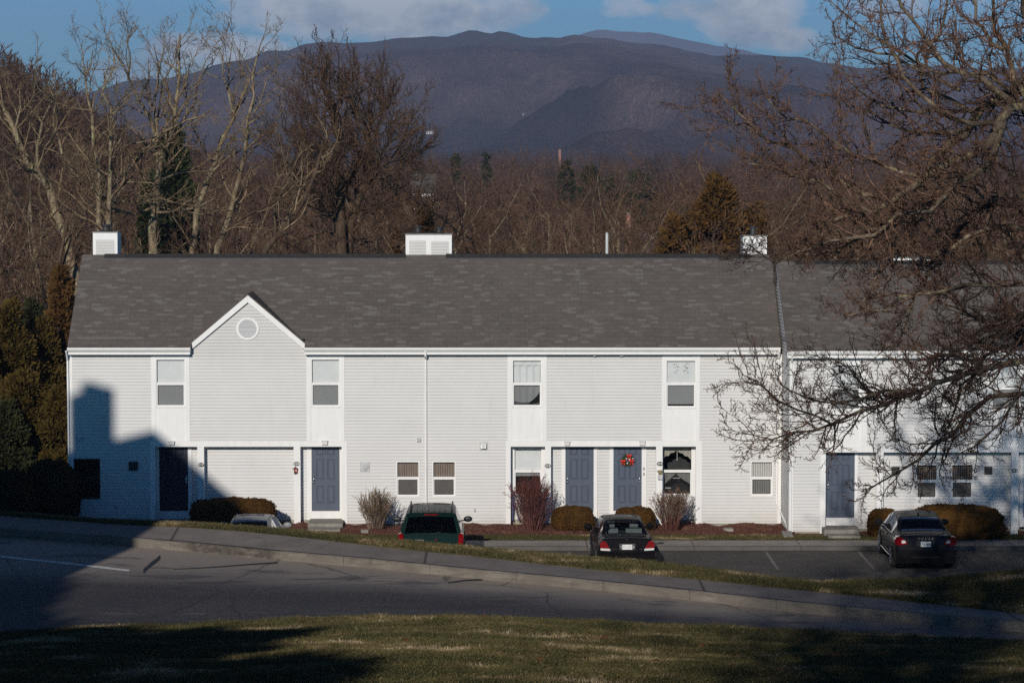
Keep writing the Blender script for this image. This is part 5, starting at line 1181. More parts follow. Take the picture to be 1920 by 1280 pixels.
# olive junipers left of the house
for k, (px, ty, Y, w_, mt, lb) in enumerate(((20,562,97,120,'cedar_olive','tall olive juniper at the left edge of the photo'), (78,600,98.5,110,'cedar_olive','olive juniper second from the left edge, beside the row'), (118,500,100,80,'cedar_rust','narrow rust-brown juniper touching the left end of the roof'),
        (45,700,93,130,'cedar_olive','broad low olive juniper in front of the taller ones at far left'), (110,730,92.5,80,'cedar_olive','low olive juniper against the left corner board'), (-40,640,95,120,'cedar_olive','olive juniper cut by the left edge of the photo'), (62,560,104,80,'cedar_green','darker green juniper behind the olive ones at far left'), (5,760,91.5,110,'cedar_green','dark green juniper low at the left edge in front'))):
    b = (X_(px, Y, 700), Y, -.3); evergreen(40+k, b, Z_(ty, Y)-b[2], w_*.72*Y/F, lb, M[mt], n=26000, leaf=.15, shape=.5, name='juniper', top=.02)
# ---- clipped hedges
def hedge(seed, x0, x1, z0, z1, y, dep, label, mat, n=9000, p=3.2, name='clipped_hedge', leaf=.045):
    r = np.random.default_rng(seed); cx, cz = (x0+x1)/2, (z0+z1)/2; a, b, c = (x1-x0)/2, dep/2, (z1-z0)/2; e = empty(name, (cx, y, z0), label, 'hedge')
    def surf(d):
        q = (np.abs(d[:, 0])**p+np.abs(d[:, 1])**p+np.abs(d[:, 2])**p)**(-1/p); P = d*q[:, None]; P[:, 2] = np.where(P[:, 2] < 0, P[:, 2]*1.0, P[:, 2]); return P*np.array([a, b, c])
    nu, nv_ = 64, 32; th = np.linspace(0, np.pi, nv_); ph = np.linspace(0, 2*np.pi, nu, endpoint=False)
    D = np.array([(math.sin(t)*math.cos(f), math.sin(t)*math.sin(f), math.cos(t)) for t in th for f in ph]); S_ = surf(D)*.965
    for k in range(len(S_)): S_[k] *= 1+.085*mnoise.fractal(Vector(S_[k]*2.6)+Vector((seed, 0, 0)), .7, 2, 4)
    Q = [(i*nu+j, (i+1)*nu+j, (i+1)*nu+(j+1) % nu, i*nu+(j+1) % nu) for i in range(nv_-1) for j in range(nu)]
    mesh_np('branch_mass', S_+np.array([0, 0, c]), Q, mat, e, smooth=True)
    d = r.normal(size=(n, 3)); d /= np.linalg.norm(d, axis=1)[:, None]; d[:, 2] = np.abs(d[:, 2])*1.0+np.where(r.random(n) < .5, 0, -2*np.abs(d[:, 2])*.999); P = surf(d)
    for k in range(n): P[k] *= 1+.085*mnoise.fractal(Vector(P[k]*2.6)+Vector((seed, 0, 0)), .7, 2, 4)-.03+.06*r.random()**2
    nn = d+r.normal(size=(n, 3))*.7; nn /= np.linalg.norm(nn, axis=1)[:, None]; s = np.cross(nn, r.normal(size=(n, 3))); s /= np.linalg.norm(s, axis=1)[:, None]; u = np.cross(nn, s); L = leaf*r.uniform(.6, 1.5, n)[:, None]
    P = P+np.array([0, 0, c]); V = np.stack([P-s*L*.4, P+u*L, P+s*L*.4, P-u*L*.5], 1).reshape(-1, 3)
    mesh_np('foliage', V, np.arange(n*4).reshape(n, 4), mat, e); return e
def hg(seed, p0, p1, q0, q1, Y, dep, label, mat='hedge', **k): return hedge(seed, X_(p0, Y, 960), X_(p1, Y, 960), Z_(q1, Y), Z_(q0, Y), Y, dep, label, M[mat], **k)
hg(1, 358, 517, 934, 1003, 88.4, 1.3, 'long low rounded rust-brown hedge behind the silver car', n=16000)
hg(2, 1036, 1112, 950, 995, 88.7, 1.2, 'rounded rust-brown clipped hedge below the second blue door from the right')
hg(3, 1153, 1228, 952, 997, 88.7, 1.2, 'rounded rust-brown clipped hedge below the wreath door')
hg(4, 1628, 1690, 956, 1012, 86.9, 1.0, 'small dark rounded hedge left of the long dark hedge', 'hedge')
hg(5, 1698, 1876, 948, 1020, 86.6, 1.3, 'long dark clipped hedge below the right-hand row', 'hedge', n=16000)
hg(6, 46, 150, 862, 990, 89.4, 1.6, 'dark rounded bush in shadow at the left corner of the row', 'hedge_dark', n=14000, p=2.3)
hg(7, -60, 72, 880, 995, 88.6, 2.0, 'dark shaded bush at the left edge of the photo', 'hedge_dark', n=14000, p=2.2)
# ---- bare shrubs
def shrub(seed, px, q0, q1, wpx, Y, label, mats, n=60, tips=None, fan=.42):
    g = Grow(seed); base = W(px, q1, Y); H = Z_(q0, Y)-Z_(q1, Y); hw_ = wpx/2*Y/F
    cfg = {0: dict(seg=6, wob=.07, up=.04, n=5, ang=(12, 35), start=.3, tip=.4), 1: dict(seg=4, wob=.12, up=.06, n=5, ang=(15, 45), ratio=.38, start=.2, rr=.7, tip=.5, rmin=.006), 2: dict(seg=3, wob=.2, up=.05, n=0, ang=(20, 50), ratio=.45, rr=.7, tip=.8, rmin=.0045)}
    e = empty('bare_shrub', base, label, 'shrub')
    for k in range(n):
        a = g.r.uniform(0, 6.28); q = math.sqrt(g.r.random()); tx = hw_*q*math.cos(a); ty = hw_*q*math.sin(a); top = H*(1-.22*q*q)*g.r.uniform(.88, 1.02)
        st = np.array([tx*.35, ty*.35, -.05]); d = np.array([tx*.78, ty*.78, top]); g.branch(st, nrm(d), np.linalg.norm(d)*.93, g.r.uniform(.007, .014), 0, cfg)
    g.mesh('stems', [0], mats[0], e, sides=(4, 3, 3)); g.mesh('twigs', [1, 2], mats[1], e, sides=(4, 3, 3))
    if tips:
        P = np.concatenate([p[-1:] for lv in (0, 1, 2) for p, r_ in g.P[lv]]); P = P[P[:, 2] > H*.62]; m_ = len(P); rr2 = g.r; d = rr2.normal(size=(m_, 3)); d /= np.linalg.norm(d, axis=1)[:, None]; s = np.cross(d, rr2.normal(size=(m_, 3))); s /= np.linalg.norm(s, axis=1)[:, None]
        V = np.stack([P-s*.012, P+d*.04, P+s*.012, P-d*.015], 1).reshape(-1, 3); mesh_np('leaves', V, np.arange(m_*4).reshape(m_, 4), tips, e)
    return e
tan_ = vary('stem_tan', (.20,.14,.10), .3, 9, .8); redst = vary('stem_red', (.13,.045,.035), .35, 9, .8)
shrub(1, 705, 914, 992, 72, 88.6, 'vase-shaped bare tan shrub clipped round, left of the green van', (tan_, M['twig_light']), 70)
shrub(2, 998, 892, 995, 76, 88.5, 'reddish bare shrub growing in front of the tall porch window', (redst, redst), 90, tips=mk_leaf('red_leaf', (.10,.02,.018), (.18,.04,.03), None, 9))
shrub(3, 1258, 914, 993, 64, 88.6, 'flat-topped bare shrub with rusty leaf tips below the lace-curtained window', (redst, tan_), 70, tips=mk_leaf('rust_leaf', (.12,.05,.03), (.22,.10,.05), None, 9))
# ---- buildings and posts in and beyond the wood
def far_house(px, q0, q1, wpx, Y, label, wallm='trim', roofm='roof', dep=8, name='house', grd=None, flat=False):
    xa, xb = X_(px-wpx/2, Y, q1), X_(px+wpx/2, Y, q1); zt, zb = Z_(q0, Y), Z_(q1, Y); g0 = land((xa+xb)/2, Y) if grd is None else grd
    zb2_ = max(zb, g0+.5); e = empty(name, ((xa+xb)/2, Y, g0), label, 'house'); o = np.array([(xa+xb)/2, Y, g0]); hw_ = (xb-xa)/2; zr_ = zt-g0; ze_ = zr_-min(2.2, dep*.25)
    m = MB(); m.prismx([(0, -1), (0, ze_), (dep/2, zr_-.1), (dep, ze_), (dep, -1)], -hw_, hw_); m.build('wall', M[wallm], e)
    m = MB(); m.prismx([(-.4, ze_-.15), (dep/2, zr_), (dep/2, zr_-.12), (-.4, ze_-.27)], -hw_-.3, hw_+.3); m.prismx([(dep/2+.001, zr_), (dep+.4, ze_-.15), (dep+.4, ze_-.27), (dep/2+.001, zr_-.12)], -hw_-.3, hw_+.3); m.build('roof', M[roofm], e)
    for k in range(3):
        x = -hw_*.6+hw_*.6*k; m = MB(); m.box(x-.45, x+.45, -.05, .02, ze_-1.9, ze_-.7); m.build('window', M['interior'], e)
    return e
far_house(1200, 440, 480, 52, 185, 'white house half hidden in the wood left of the rust cedars', dep=7)
far_house(793, 326, 352, 40, 330, 'white-walled house seen through the wood above the double chimney', dep=8)
far_house(78, 572, 612, 62, 150, 'small house with grey roof in the clearing at the left edge, behind the junipers', grd=None)
far_house(1257, 184, 194, 20, 3000, 'pale pink house alone high on the mountain slope', 'trim', grd=Z_(196, 3000), dep=10)
far_house(985, 211, 218, 10, 2600, 'tiny white house on the foothill below the mountain', 'trim', grd=Z_(218, 2600), dep=6)
far_house(806, 242, 248, 14, 2000, 'tiny white house low in the valley at the left of the foothill', 'trim', grd=Z_(249, 2000), dep=6)
def stack(px, q0, wpx, Y, label, mat, cat='chimney stack', name='brick_stack'):
    x = X_(px, Y, q0); g0 = land(x, Y); w_ = wpx/2*Y/F; h = Z_(q0, Y)-g0; e = empty(name, (x, Y, g0), label, cat)
    m = MB(); m.prismx([(-w_*1.2, -.5), (w_*1.2, -.5), (w_, h), (-w_, h)], -w_, w_); m.build('shaft', mat, e); m = MB(); m.box(-w_*1.15, w_*1.15, -w_*1.15, w_*1.15, h, h+w_*.35); m.box(-w_*.5, w_*.5, -w_*.5, w_*.5, h+w_*.35, h+w_*.8); m.build('cap', M['concrete'], e); return e
stack(1177.5, 402, 9, 170, 'tall red brick chimney stack standing beside the white house in the wood', M['brick'])
stack(1049.5, 282, 4.5, 900, 'slim red brick stack poking above the skyline of the wood', M['brick'])
x = X_(1138, 104, 460); g0 = land(x, 104); e = empty('utility_post', (x, 104, g0), 'pale weathered wooden post rising above the roof ridge right of the double chimney', 'post')
m = MB(); m.tube([(0, 0, -.3), (0, 0, Z_(438, 104)-g0)], [.07, .055], 8); m.build('pole', M['shade'], e); m = MB(); m.tube([(0, 0, Z_(438, 104)-g0), (0, 0, Z_(436, 104)-g0)], [.065, .03], 8); m.build('post_cap', M['metal'], e)

# ---- trees outside the frame: behind the camera and left of it; their shade falls on the lawn and the right of the car park
def off_tree(x, y, zb, H, Rb, seed, label, **k): return evergreen(seed, (x, y, zb), H, Rb, label, M['pine_green'], name='pine_tree', **k)
off_tree(-9.4, 1, 9.8, 8.3, 2.8, 71, 'bushy evergreen on the lawn nearest the camera on its left, outside the photo', n=14000, leaf=.6, shape=.25)
off_tree(-12.6, 6, 9.4, 9.6, 3.2, 72, 'wide bushy evergreen second on the lawn left of the camera, outside the photo', n=14000, leaf=.6, shape=.25)
off_tree(-16.0, 4, 9.6, 11, 3.4, 73, 'tall evergreen third on the lawn left of the camera, outside the photo', n=14000, leaf=.6, shape=.25)
off_tree(-20.0, 8, 9.0, 12, 3.6, 76, 'tallest evergreen furthest left of the camera, outside the photo', n=14000, leaf=.6, shape=.25)
e = bare_tree(74, 24, .35, (-2.2, -6, 10.4), 'tall bare tree behind the camera, outside the photo', (M['bark_brown'], M['twig']), 1.5, forks=3)  # unseen bare pair added to darken the right of the car park
e = bare_tree(75, 25, .35, (-4.4, -9, 10.4), 'second tall bare tree behind the camera, outside the photo', (M['bark_brown'], M['twig']), 1.5, forks=2)
# ================================================================ grass as real blades
def grass_mat():
    t = NT('winter_grass'); big = t.noise(.42, 5, .65, sc=(.7, 1.3, 0)); mid = t.noise(2.2, 3, .6, sc=(1, 1, 0)); f = t.math('ADD', t.math('MULTIPLY', big, .75), t.math('MULTIPLY', mid, .25))
    c = t.ramp(f, [(.42, (.022,.030,.006)), (.52, (.052,.052,.012)), (.575, (.15,.11,.045)), (.62, (.50,.39,.25))])
    rn = t.noise(60, 1, .5); c = t.mix(t.ramp(rn, [(.5, (0,0,0)), (.62, (.7,.7,.7))]), c, (.26, .20, .10)); t.col(c); t.set(Roughness=.7, Specular_IOR_Level=.2); return t.m
M['grass'] = grass_mat()
def blades(name, P, L, wd, label, seed=1, lean=.5, mat=None):
    r = np.random.default_rng(seed); P = np.asarray(P); n = len(P); L = np.asarray(L)[:, None]; a = r.uniform(0, 6.28, n); s = np.stack([np.cos(a), np.sin(a), np.zeros(n)], 1)
    d = np.stack([r.normal(size=n)*lean, r.normal(size=n)*lean, np.ones(n)], 1); d /= np.linalg.norm(d, axis=1)[:, None]; b = np.stack([r.normal(size=n), r.normal(size=n), np.zeros(n)], 1)*.35
    w_ = wd*r.uniform(.6, 1.4, n)[:, None]; V = np.stack([P-s*w_, P+s*w_, P+d*L*.55+s*w_*.7, P+d*L+b*L, P+d*L*.55-s*w_*.7], 1).reshape(-1, 3)
    o = mesh_np(name, V, np.arange(n*5).reshape(n, 5), mat or M['grass']); tag(o, label, 'grass', kind='stuff'); return o
rg = np.random.default_rng(5)
def tri_sample(o, n, keep):
    """random points on a quad mesh, weighted by area within keep(centre)"""
    me = o.data; V = np.zeros(len(me.vertices)*3, np.float32); me.vertices.foreach_get('co', V); V = V.reshape(-1, 3); Q = np.zeros(len(me.loops), np.int32); me.loops.foreach_get('vertex_index', Q); Q = Q.reshape(-1, 4)
    c = V[Q].mean(1); ar = np.linalg.norm(np.cross(V[Q[:, 1]]-V[Q[:, 0]], V[Q[:, 3]]-V[Q[:, 0]]), axis=1); ar = ar*keep(c); p = ar/ar.sum(); i = rg.choice(len(Q), n, p=p); u, v = rg.random(n)[:, None], rg.random(n)[:, None]; q = V[Q[i]]
    return q[:, 0]*(1-u)*(1-v)+q[:, 1]*u*(1-v)+q[:, 2]*u*v+q[:, 3]*(1-u)*v
def inview(m=.02): return lambda c: ((np.abs(c[:, 0]) < .205*c[:, 1]+.6) & (c[:, 1] > 28) & (c[:, 1] < 99)).astype(float)
P = tri_sample(lawn, 420000, lambda c: inview()(c)*(1+.5*(c[:, 1] < 42))); L = rg.uniform(.035, .085, len(P))*np.array([1+1.1*mnoise.noise(Vector((p[0]*1.3, p[1]*.8, 0))) for p in P]).clip(.35, 2); blades('lawn_grass', P, L, .0035, 'short patchy green and straw-coloured lawn grass in the foreground', 1, .45)
P = tri_sample(bank, 150000, lambda c: inview()(c)*(c[:, 2] > 2.0)*(c[:, 1] > 50)); L = rg.uniform(.05, .13, len(P)); blades('bank_grass', P, L, .005, 'longer dry grass along the top of the bank behind the upper pavement', 2, .5)
P = np.stack([rg.uniform(-16, 18, 50000), 86.06+rg.beta(1.1, 1.4, 50000)*1.25, np.full(50000, .12)], 1); blades('verge_grass', P, rg.uniform(.03, .08, len(P)), .006, 'thin strip of dry grass between the lower pavement and the mulch bed', 3, .6)
# mulch chips: small real flakes
n = 60000; P = np.stack([rg.uniform(-14.4, 18, n), rg.uniform(87.2, 90.3, n), np.full(n, .10)], 1)
for k in range(0, n): P[k, 2] = .105+.09*mnoise.fractal(Vector((P[k, 0]*1.3, P[k, 1]*1.3, 0)), .7, 2, 4)
blades('mulch_chips', P, rg.uniform(.02, .06, n), .012, 'red-brown bark chips covering the bed along the front walls', 4, 2.5, M['mulch'])['category'] = 'mulch'
# fallen leaves on the lawn and gutter
def lawn_z(x, y):
    hit, loc, nrm_, idx = lawn.ray_cast(Vector((x, y, 30)), Vector((0, 0, -1))); return loc.z if hit else None
bpy.context.view_layer.update()
lm = mk_leaf('dead_leaf', (.14,.05,.02), (.26,.10,.04), None, 12); protoL = None
for k, (px, py) in enumerate(((1318,1216),(1410,1170),(1180,1156),(905,1159),(1230,1245),(1560,1236),(1010,1242),(1712,1200),(1842,1208),(620,1262),(760,1205),(1650,1262),(1465,1262),(1130,1200),(1500,1208))):
    best = None
    for i in range(60, 130):
        Y = i*.42; p = W(px, py, Y); z = lawn_z(p.x, Y)
        if z is not None and p.z <= z+.0: best = (p.x, Y, z+.05); break
    if best is None:
        continue
    if protoL is None:
        m = MB(); ring = [(.055*math.cos(a)*(1+.35*math.sin(3*a+1)), .045*math.sin(a)*(1+.3*math.cos(4*a)), .018*math.sin(2*a)) for a in [i*.5236 for i in range(12)]]
        for i in range(12): m.poly([(0, 0, 0), ring[i], ring[(i+1) % 12]])
        protoL = m.build('fallen_leaf', lm); o = protoL; tag(o, 'curled brown dead leaf lying on the lawn', 'leaf', 'dead leaves scattered on the lawn')
    else: o = protoL.copy(); C.objects.link(o)
    o.location = best; o.rotation_euler = (rnd.uniform(-.6, .6), rnd.uniform(-.6, .6), rnd.uniform(0, 6)); s = rnd.uniform(.8, 1.5); o.scale = (s, s, s)
# crushed white cup in the gutter
# ================================================================ parked cars (rear to the camera, nose to the kerb)
def paint(name, c, metal=.3, rough=.3):
    t = NT(name); f = t.noise(2.0, 4, .6); t.col(t.ramp(f, [(.3, tuple(x*.85 for x in c)), (.7, tuple(min(1, x*1.15) for x in c))])); t.set(Metallic=metal, Roughness=rough, Specular_IOR_Level=.04, Coat_Weight=.3, Coat_Roughness=.015); t.bump(t.noise(6, 2, .5), .02, .01); return t.m
M['red_lens'] = (lambda t: (t.col((.20, .003, .006)), t.set(Roughness=.12, Coat_Weight=1.0), t.m)[-1])(NT('red_lens'))
M['white_lens'] = (lambda t: (t.col((.7, .68, .66)), t.set(Roughness=.12, Coat_Weight=1.0), t.m)[-1])(NT('white_lens'))
M['seat'] = vary('seat_cloth', (.30, .30, .30), .15, 10, .9)
M['car_inside'] = vary('car_interior', (.02, .02, .022), .2, 5, .8)
M['chrome'] = vary('chrome', (.75, .75, .75), .03, 8, .12, metal=1)
M['plate_white'] = vary('plate_white', (.75, .75, .74), .05, 8, .4)
M['ink'] = vary('plate_ink', (.03, .04, .09), .1, 8, .5)
def ip(tab, y): return float(np.interp(y, [a for a, b in tab], [b for a, b in tab]))
def sm(tab, y):   # softened interpolation
    return (ip(tab, y-.04)+2*ip(tab, y)+ip(tab, y+.04))/4
def car(name, label, cat, loc, rz, body, spec):
    e = empty(name, loc, label, cat, rz=rz); Wd, Lg = spec['W']/2, spec['L']
    top, belt, wid, rf = spec['top'], spec['belt'], spec['wid'], spec['rf']; gy = spec['glass']    # glass: dict rear=(y0,y1), side=[(y0,y1)..], front=(y0,y1)
    ys = set(np.round(np.arange(0, Lg+.001, .09), 3)); ys.add(round(Lg, 3))
    for a, b in [gy['rear'], gy['front']]+gy['side']: ys |= {round(a, 3), round(b, 3)}
    for a, b in top: ys.add(round(a, 3))
    ys = sorted(ys); ys = [y for i, y in enumerate(ys) if i == 0 or y-ys[i-1] > .012 or any(abs(y-q) < 1e-6 for pr in [gy['rear'], gy['front']]+gy['side'] for q in pr)]
    def sec(y):
        zt = sm(top, y) if .1 < y < Lg-.1 else ip(top, y); b = min(ip(belt, y), zt-.035); zb = ip(spec['bot'], y); w = Wd*sm(wid, y); wr = Wd*ip(rf, y); h = zt-b; f = lambda t: zb+(b-zb)*t
        L = lambda t: w*.93+(wr-w*.93)*t
        return [(0, zb), (w*.88, zb), (w*.965, f(.07)), (w*.99, f(.28)), (w, f(.55)), (w*.992, f(.84)), (w*.965, f(.96)), (w*.93, b), (L(.45), b+h*.48), (L(.82), b+h*.86), (L(1.), b+h*.955), (wr*.86, zt-.002), (wr*.45, zt+.014), (0, zt+.02)]
    S_ = [sec(y) for y in ys]; K = len(S_[0]); V = []
    for y, s in zip(ys, S_):
        for (x, z) in s: V.append((x, y, z))
        for (x, z) in reversed(s[1:-1]): V.append((-x, y, z))
    R_ = 2*K-2; bm_f, side_f, rear_f, front_f = [], [], [], []
    def inr(a, b, rng): return any(a >= r0-1e-6 and b <= r1+1e-6 for r0, r1 in rng)
    for i in range(len(ys)-1):
        for k in range(R_):
            k2 = (k+1) % R_; f = (i*R_+k, (i+1)*R_+k, (i+1)*R_+k2, i*R_+k2); kk = k if k < K-1 else R_-1-k
            if kk in (7, 8) and inr(ys[i], ys[i+1], gy['side']): side_f.append(f)
            elif kk in (11, 12) and inr(ys[i], ys[i+1], [gy['rear']]): rear_f.append(f)
            elif kk in (11, 12) and inr(ys[i], ys[i+1], [gy['front']]): front_f.append(f)
            else: bm_f.append(f)
    def sub(nm, fs, mat, off=0, caps=False):
        m = MB(); m.v = list(V); m.f = [tuple(reversed(f)) for f in fs]; m.m = [0]*len(fs)
        if caps: m.f.append(tuple(range(R_))); m.f.append(tuple(reversed(range((len(ys)-1)*R_, len(ys)*R_)))); m.m += [0, 0]
        o = m.build(nm, mat, e, smooth=True, recalc=False)
        import bmesh
        bm = bmesh.new(); bm.from_mesh(o.data); bmesh.ops.delete(bm, geom=[v for v in bm.verts if not v.link_faces], context='VERTS'); bmesh.ops.recalc_face_normals(bm, faces=bm.faces) if caps else None; bm.to_mesh(o.data); bm.free(); return o
    bo = sub('body', bm_f, body, caps=True)
    try: bo.modifiers.new('edge', 'EDGE_SPLIT').split_angle = R(38)
    except Exception: pass
    gm = spec.get('gm', M['carglass']); nw = len(V); half = {}
    for f in side_f: half.setdefault((V[f[0]][0] > 0, next(i for i, (a, b) in enumerate(gy['side']) if a-1e-6 <= min(V[j][1] for j in f) and max(V[j][1] for j in f) <= b+1e-6)), []).append(f)
    for fs in half.values(): sub('side_window', fs, spec.get('gs', gm))
    sub('rear_window', rear_f, gm); sub('windscreen', front_f, M['carglass'])
    def solid(nm, mat, fn, par=None, smooth=False): m = MB(); fn(m); return m.build(nm, mat, par or e, smooth=smooth)
    # dark cabin with seats
    bz = ip(belt, Lg*.5)
    solid('cabin', M['car_inside'], lambda m: (m.box(-Wd*.86, Wd*.86, gy['rear'][0]+.1, gy['front'][1]-.15, bz-.35, bz-.22), m.box(-Wd*.5, Wd*.5, gy['front'][1]-.75, gy['front'][1]-.45, bz-.2, bz+.02)))
    for sy, hs in spec['seats']:
        for sx in (-.36, .36):
            def st(m, sx=sx, sy=sy, hs=hs): m.box(sx-.24, sx+.24, sy, sy+.12, bz-.22, hs-.17); m.tube([(sx-.13, sy+.05, hs-.075), (sx+.13, sy+.05, hs-.075)], .075, 8)
            solid('seat', M['seat'], st)
    # wheels
    for wy in spec['wheels']:
        for sx in (-1, 1):
            r = spec.get('wr', .32); cx = sx*(Wd-.095)
            def ty(m, cx=cx, wy=wy): m.tube([(cx-.11, wy, r), (cx-.10, wy, r), (cx+.10, wy, r), (cx+.11, wy, r)], [r-.03, r, r, r-.03], 24)
            w_ = solid('wheel', M['rubber'], ty, smooth=False)
            def rm(m, cx=cx, wy=wy, sx=sx):
                x = cx+sx*.112
                for q in range(5):
                    a = 2*math.pi*q/5+.3; ca, sa = math.cos(a), math.sin(a); m.poly([(x, wy+ca*.04-sa*.03, r+sa*.04+ca*.03), (x, wy+ca*.04+sa*.03, r+sa*.04-ca*.03), (x, wy+ca*.215+sa*.035, r+sa*.215-ca*.035), (x, wy+ca*.215-sa*.035, r+sa*.215+ca*.035)])
                m.tube([(x-sx*.01, wy, r), (x+sx*.004, wy, r)], .05, 10)
                n = 24
                for q in range(n):
                    a0, a1 = 2*math.pi*q/n, 2*math.pi*(q+1)/n; m.quad((x, wy+.2*math.cos(a0), r+.2*math.sin(a0)), (x, wy+.235*math.cos(a0), r+.235*math.sin(a0)), (x, wy+.235*math.cos(a1), r+.235*math.sin(a1)), (x, wy+.2*math.cos(a1), r+.2*math.sin(a1)))
            solid('rim', M['metal'], rm, w_)
            def arch(m, cx=cx, wy=wy, sx=sx):
                x0 = sx*(Wd*.9); x1 = sx*(Wd*1.0+.004); n = 22; r1 = r+.065
                for q in range(n):
                    a0, a1 = math.pi*q/n, math.pi*(q+1)/n; A_ = lambda a, rr_, x: (x, wy+rr_*math.cos(a), r+rr_*math.sin(a))
                    m.quad(A_(a0, r1, x1), A_(a1, r1, x1), A_(a1, r1-.10, x1-sx*.004), A_(a0, r1-.10, x1-sx*.004))
            solid('wheel_arch', M['black'], arch)
    # mirrors
    my, mz = spec['mirror']
    for sx in (-1, 1):
        def mi(m, sx=sx):
            x = sx*(Wd+.10); m.sphere((x, my, mz), .11, (1.25, .5, .85), 8); m.box(min(sx*Wd*.9, x), max(sx*Wd*.9, x), my-.02, my+.03, mz-.06, mz-.03)
        solid('wing_mirror', spec.get('mm', M['black']), mi, smooth=True)
    spec['detail'](e, solid, V, ys, sec)
    return e
def rear_y(ys, sec, z):        # depth of the rear skin at height z on the centre line
    for y in np.arange(0, 1.2, .01):
        if sec(y)[-1][1] >= z: return y
    return 0
def lamp(solid, pts, y0, y1, mat, name='tail_lamp', par=None):
    return solid(name, mat, lambda m: m.prism(pts, y0, y1), par)
def flip(pts): return [(-x, z) for x, z in reversed(pts)]
def plate(e, solid, z, y, txt, faint=False, w=.30, h=.15):
    p = solid('number_plate', M['plate_white'], lambda m: m.box(-w/2, w/2, y-.008, y+.004, z-h/2, z+h/2)); t = text_mesh('plate_number', txt, .098, (0, y-.0095, z-.005), UP, vary('faded_ink', (.45,.45,.45), .1, 8, .5) if faint else M['ink'], e, .0005, bold=.001); t.parent = p
# --- green minivan
def van_detail(e, solid, V, ys, sec):
    for s in (1, -1):
        P = [(.80, .78), (.93, .80), (.965, 1.0), (.955, 1.16), (.86, 1.19), (.82, 1.12)]; P = P if s > 0 else flip(P)
        lamp(solid, P, .02, .16, M['red_lens']); Q = [(.81, .70), (.94, .72), (.945, .785), (.815, .765)]; Q = Q if s > 0 else flip(Q); lamp(solid, Q, .02, .16, M['white_lens'], 'reversing_lamp')
        solid('roof_rail', M['black'], lambda m: m.tube([(s*.62, .62, 1.74), (s*.62, .66, 1.82), (s*.63, 1.5, 1.835), (s*.63, 2.4, 1.82), (s*.63, 2.45, 1.75)], .025, 8))
    solid('brake_light', M['red_lens'], lambda m: m.box(-.20, .20, .33, .40, 1.675, 1.705))
    solid('rear_bumper', e['paint_'] if False else M['green_paint'], lambda m: m.prismx([(-.10, .45), (-.12, .66), (.1, .70), (.1, .36), (-.04, .36)], -.92, .92))
    plate(e, solid, .62, -.13, 'JKX 4021', True)
    solid('roof_ribs', M['green_paint'], lambda m: [m.tube([(x, .7, 1.768), (x, 1.6, 1.778), (x, 2.5, 1.762)], .012, 5) for x in (-.42, -.26, -.09, .09, .26, .42)])
    solid('rear_wiper', M['black'], lambda m: (m.tube([(0, .10, 1.13), (.28, .15, 1.20)], .01, 5), m.sphere((0, .09, 1.12), .03, n=5)))
    o = MB(); o.poly([(-.50, .062, .93), (-.20, .062, .93), (-.235, .075, 1.0), (-.45, .075, 1.0)]); s_ = o.build('sticker', M['plate_white'], e)
    text_mesh('sticker_text', '4WHEELS', .06, (-.345, .058, .965), UP, M['hblind'], e, .0005).parent = s_
    solid('round_badge', M['chrome'], lambda m: m.tube([(.16, .03, 1.0), (.16, .08, 1.0)], .05, 16)); solid('badge_centre', M['red_lens'], lambda m: m.tube([(.16, .024, .985), (.16, .05, .985)], .022, 10))
M['green_paint'] = paint('green_car_paint', (.003, .016, .013), .0, .6)
van = dict(W=1.99, L=4.9, wr=.34, bot=[(0,.34),(.3,.26),(4.6,.26),(4.9,.34)], top=[(0,.74),(.03,.80),(.06,.92),(.10,1.10),(.17,1.25),(.36,1.66),(.46,1.715),(.9,1.75),(2.0,1.765),(2.9,1.71),(3.3,1.56),(4.0,1.14),(4.5,1.0),(4.8,.82),(4.9,.66)],
    belt=[(0,.62),(.06,.88),(.12,1.05),(.3,1.10),(3.3,1.08),(4.0,.98),(4.9,.6)], wid=[(0,.93),(.1,.965),(.5,1),(4.0,.99),(4.6,.93),(4.9,.8)], rf=[(0,.9),(.15,.90),(.4,.74),(.9,.71),(3.0,.68),(3.6,.78),(4.9,.72)],
    glass=dict(rear=(.13,.345), side=[(.42,1.45),(1.53,2.5),(2.58,3.5)], front=(3.05,3.95)), gm=M['carglass_dark'], gs=M['carglass_dark'], seats=[(2.3, 1.35), (1.3, 1.32)], wheels=(.95, 3.95), mirror=(3.3, 1.17), detail=van_detail)
car('parked_minivan', 'dark green minivan with roof rails parked nose to the kerb near the middle downspout', 'minivan', (X_(808, 80.1, 1000), 80.0, 0), R(.6), M['green_paint'], van)
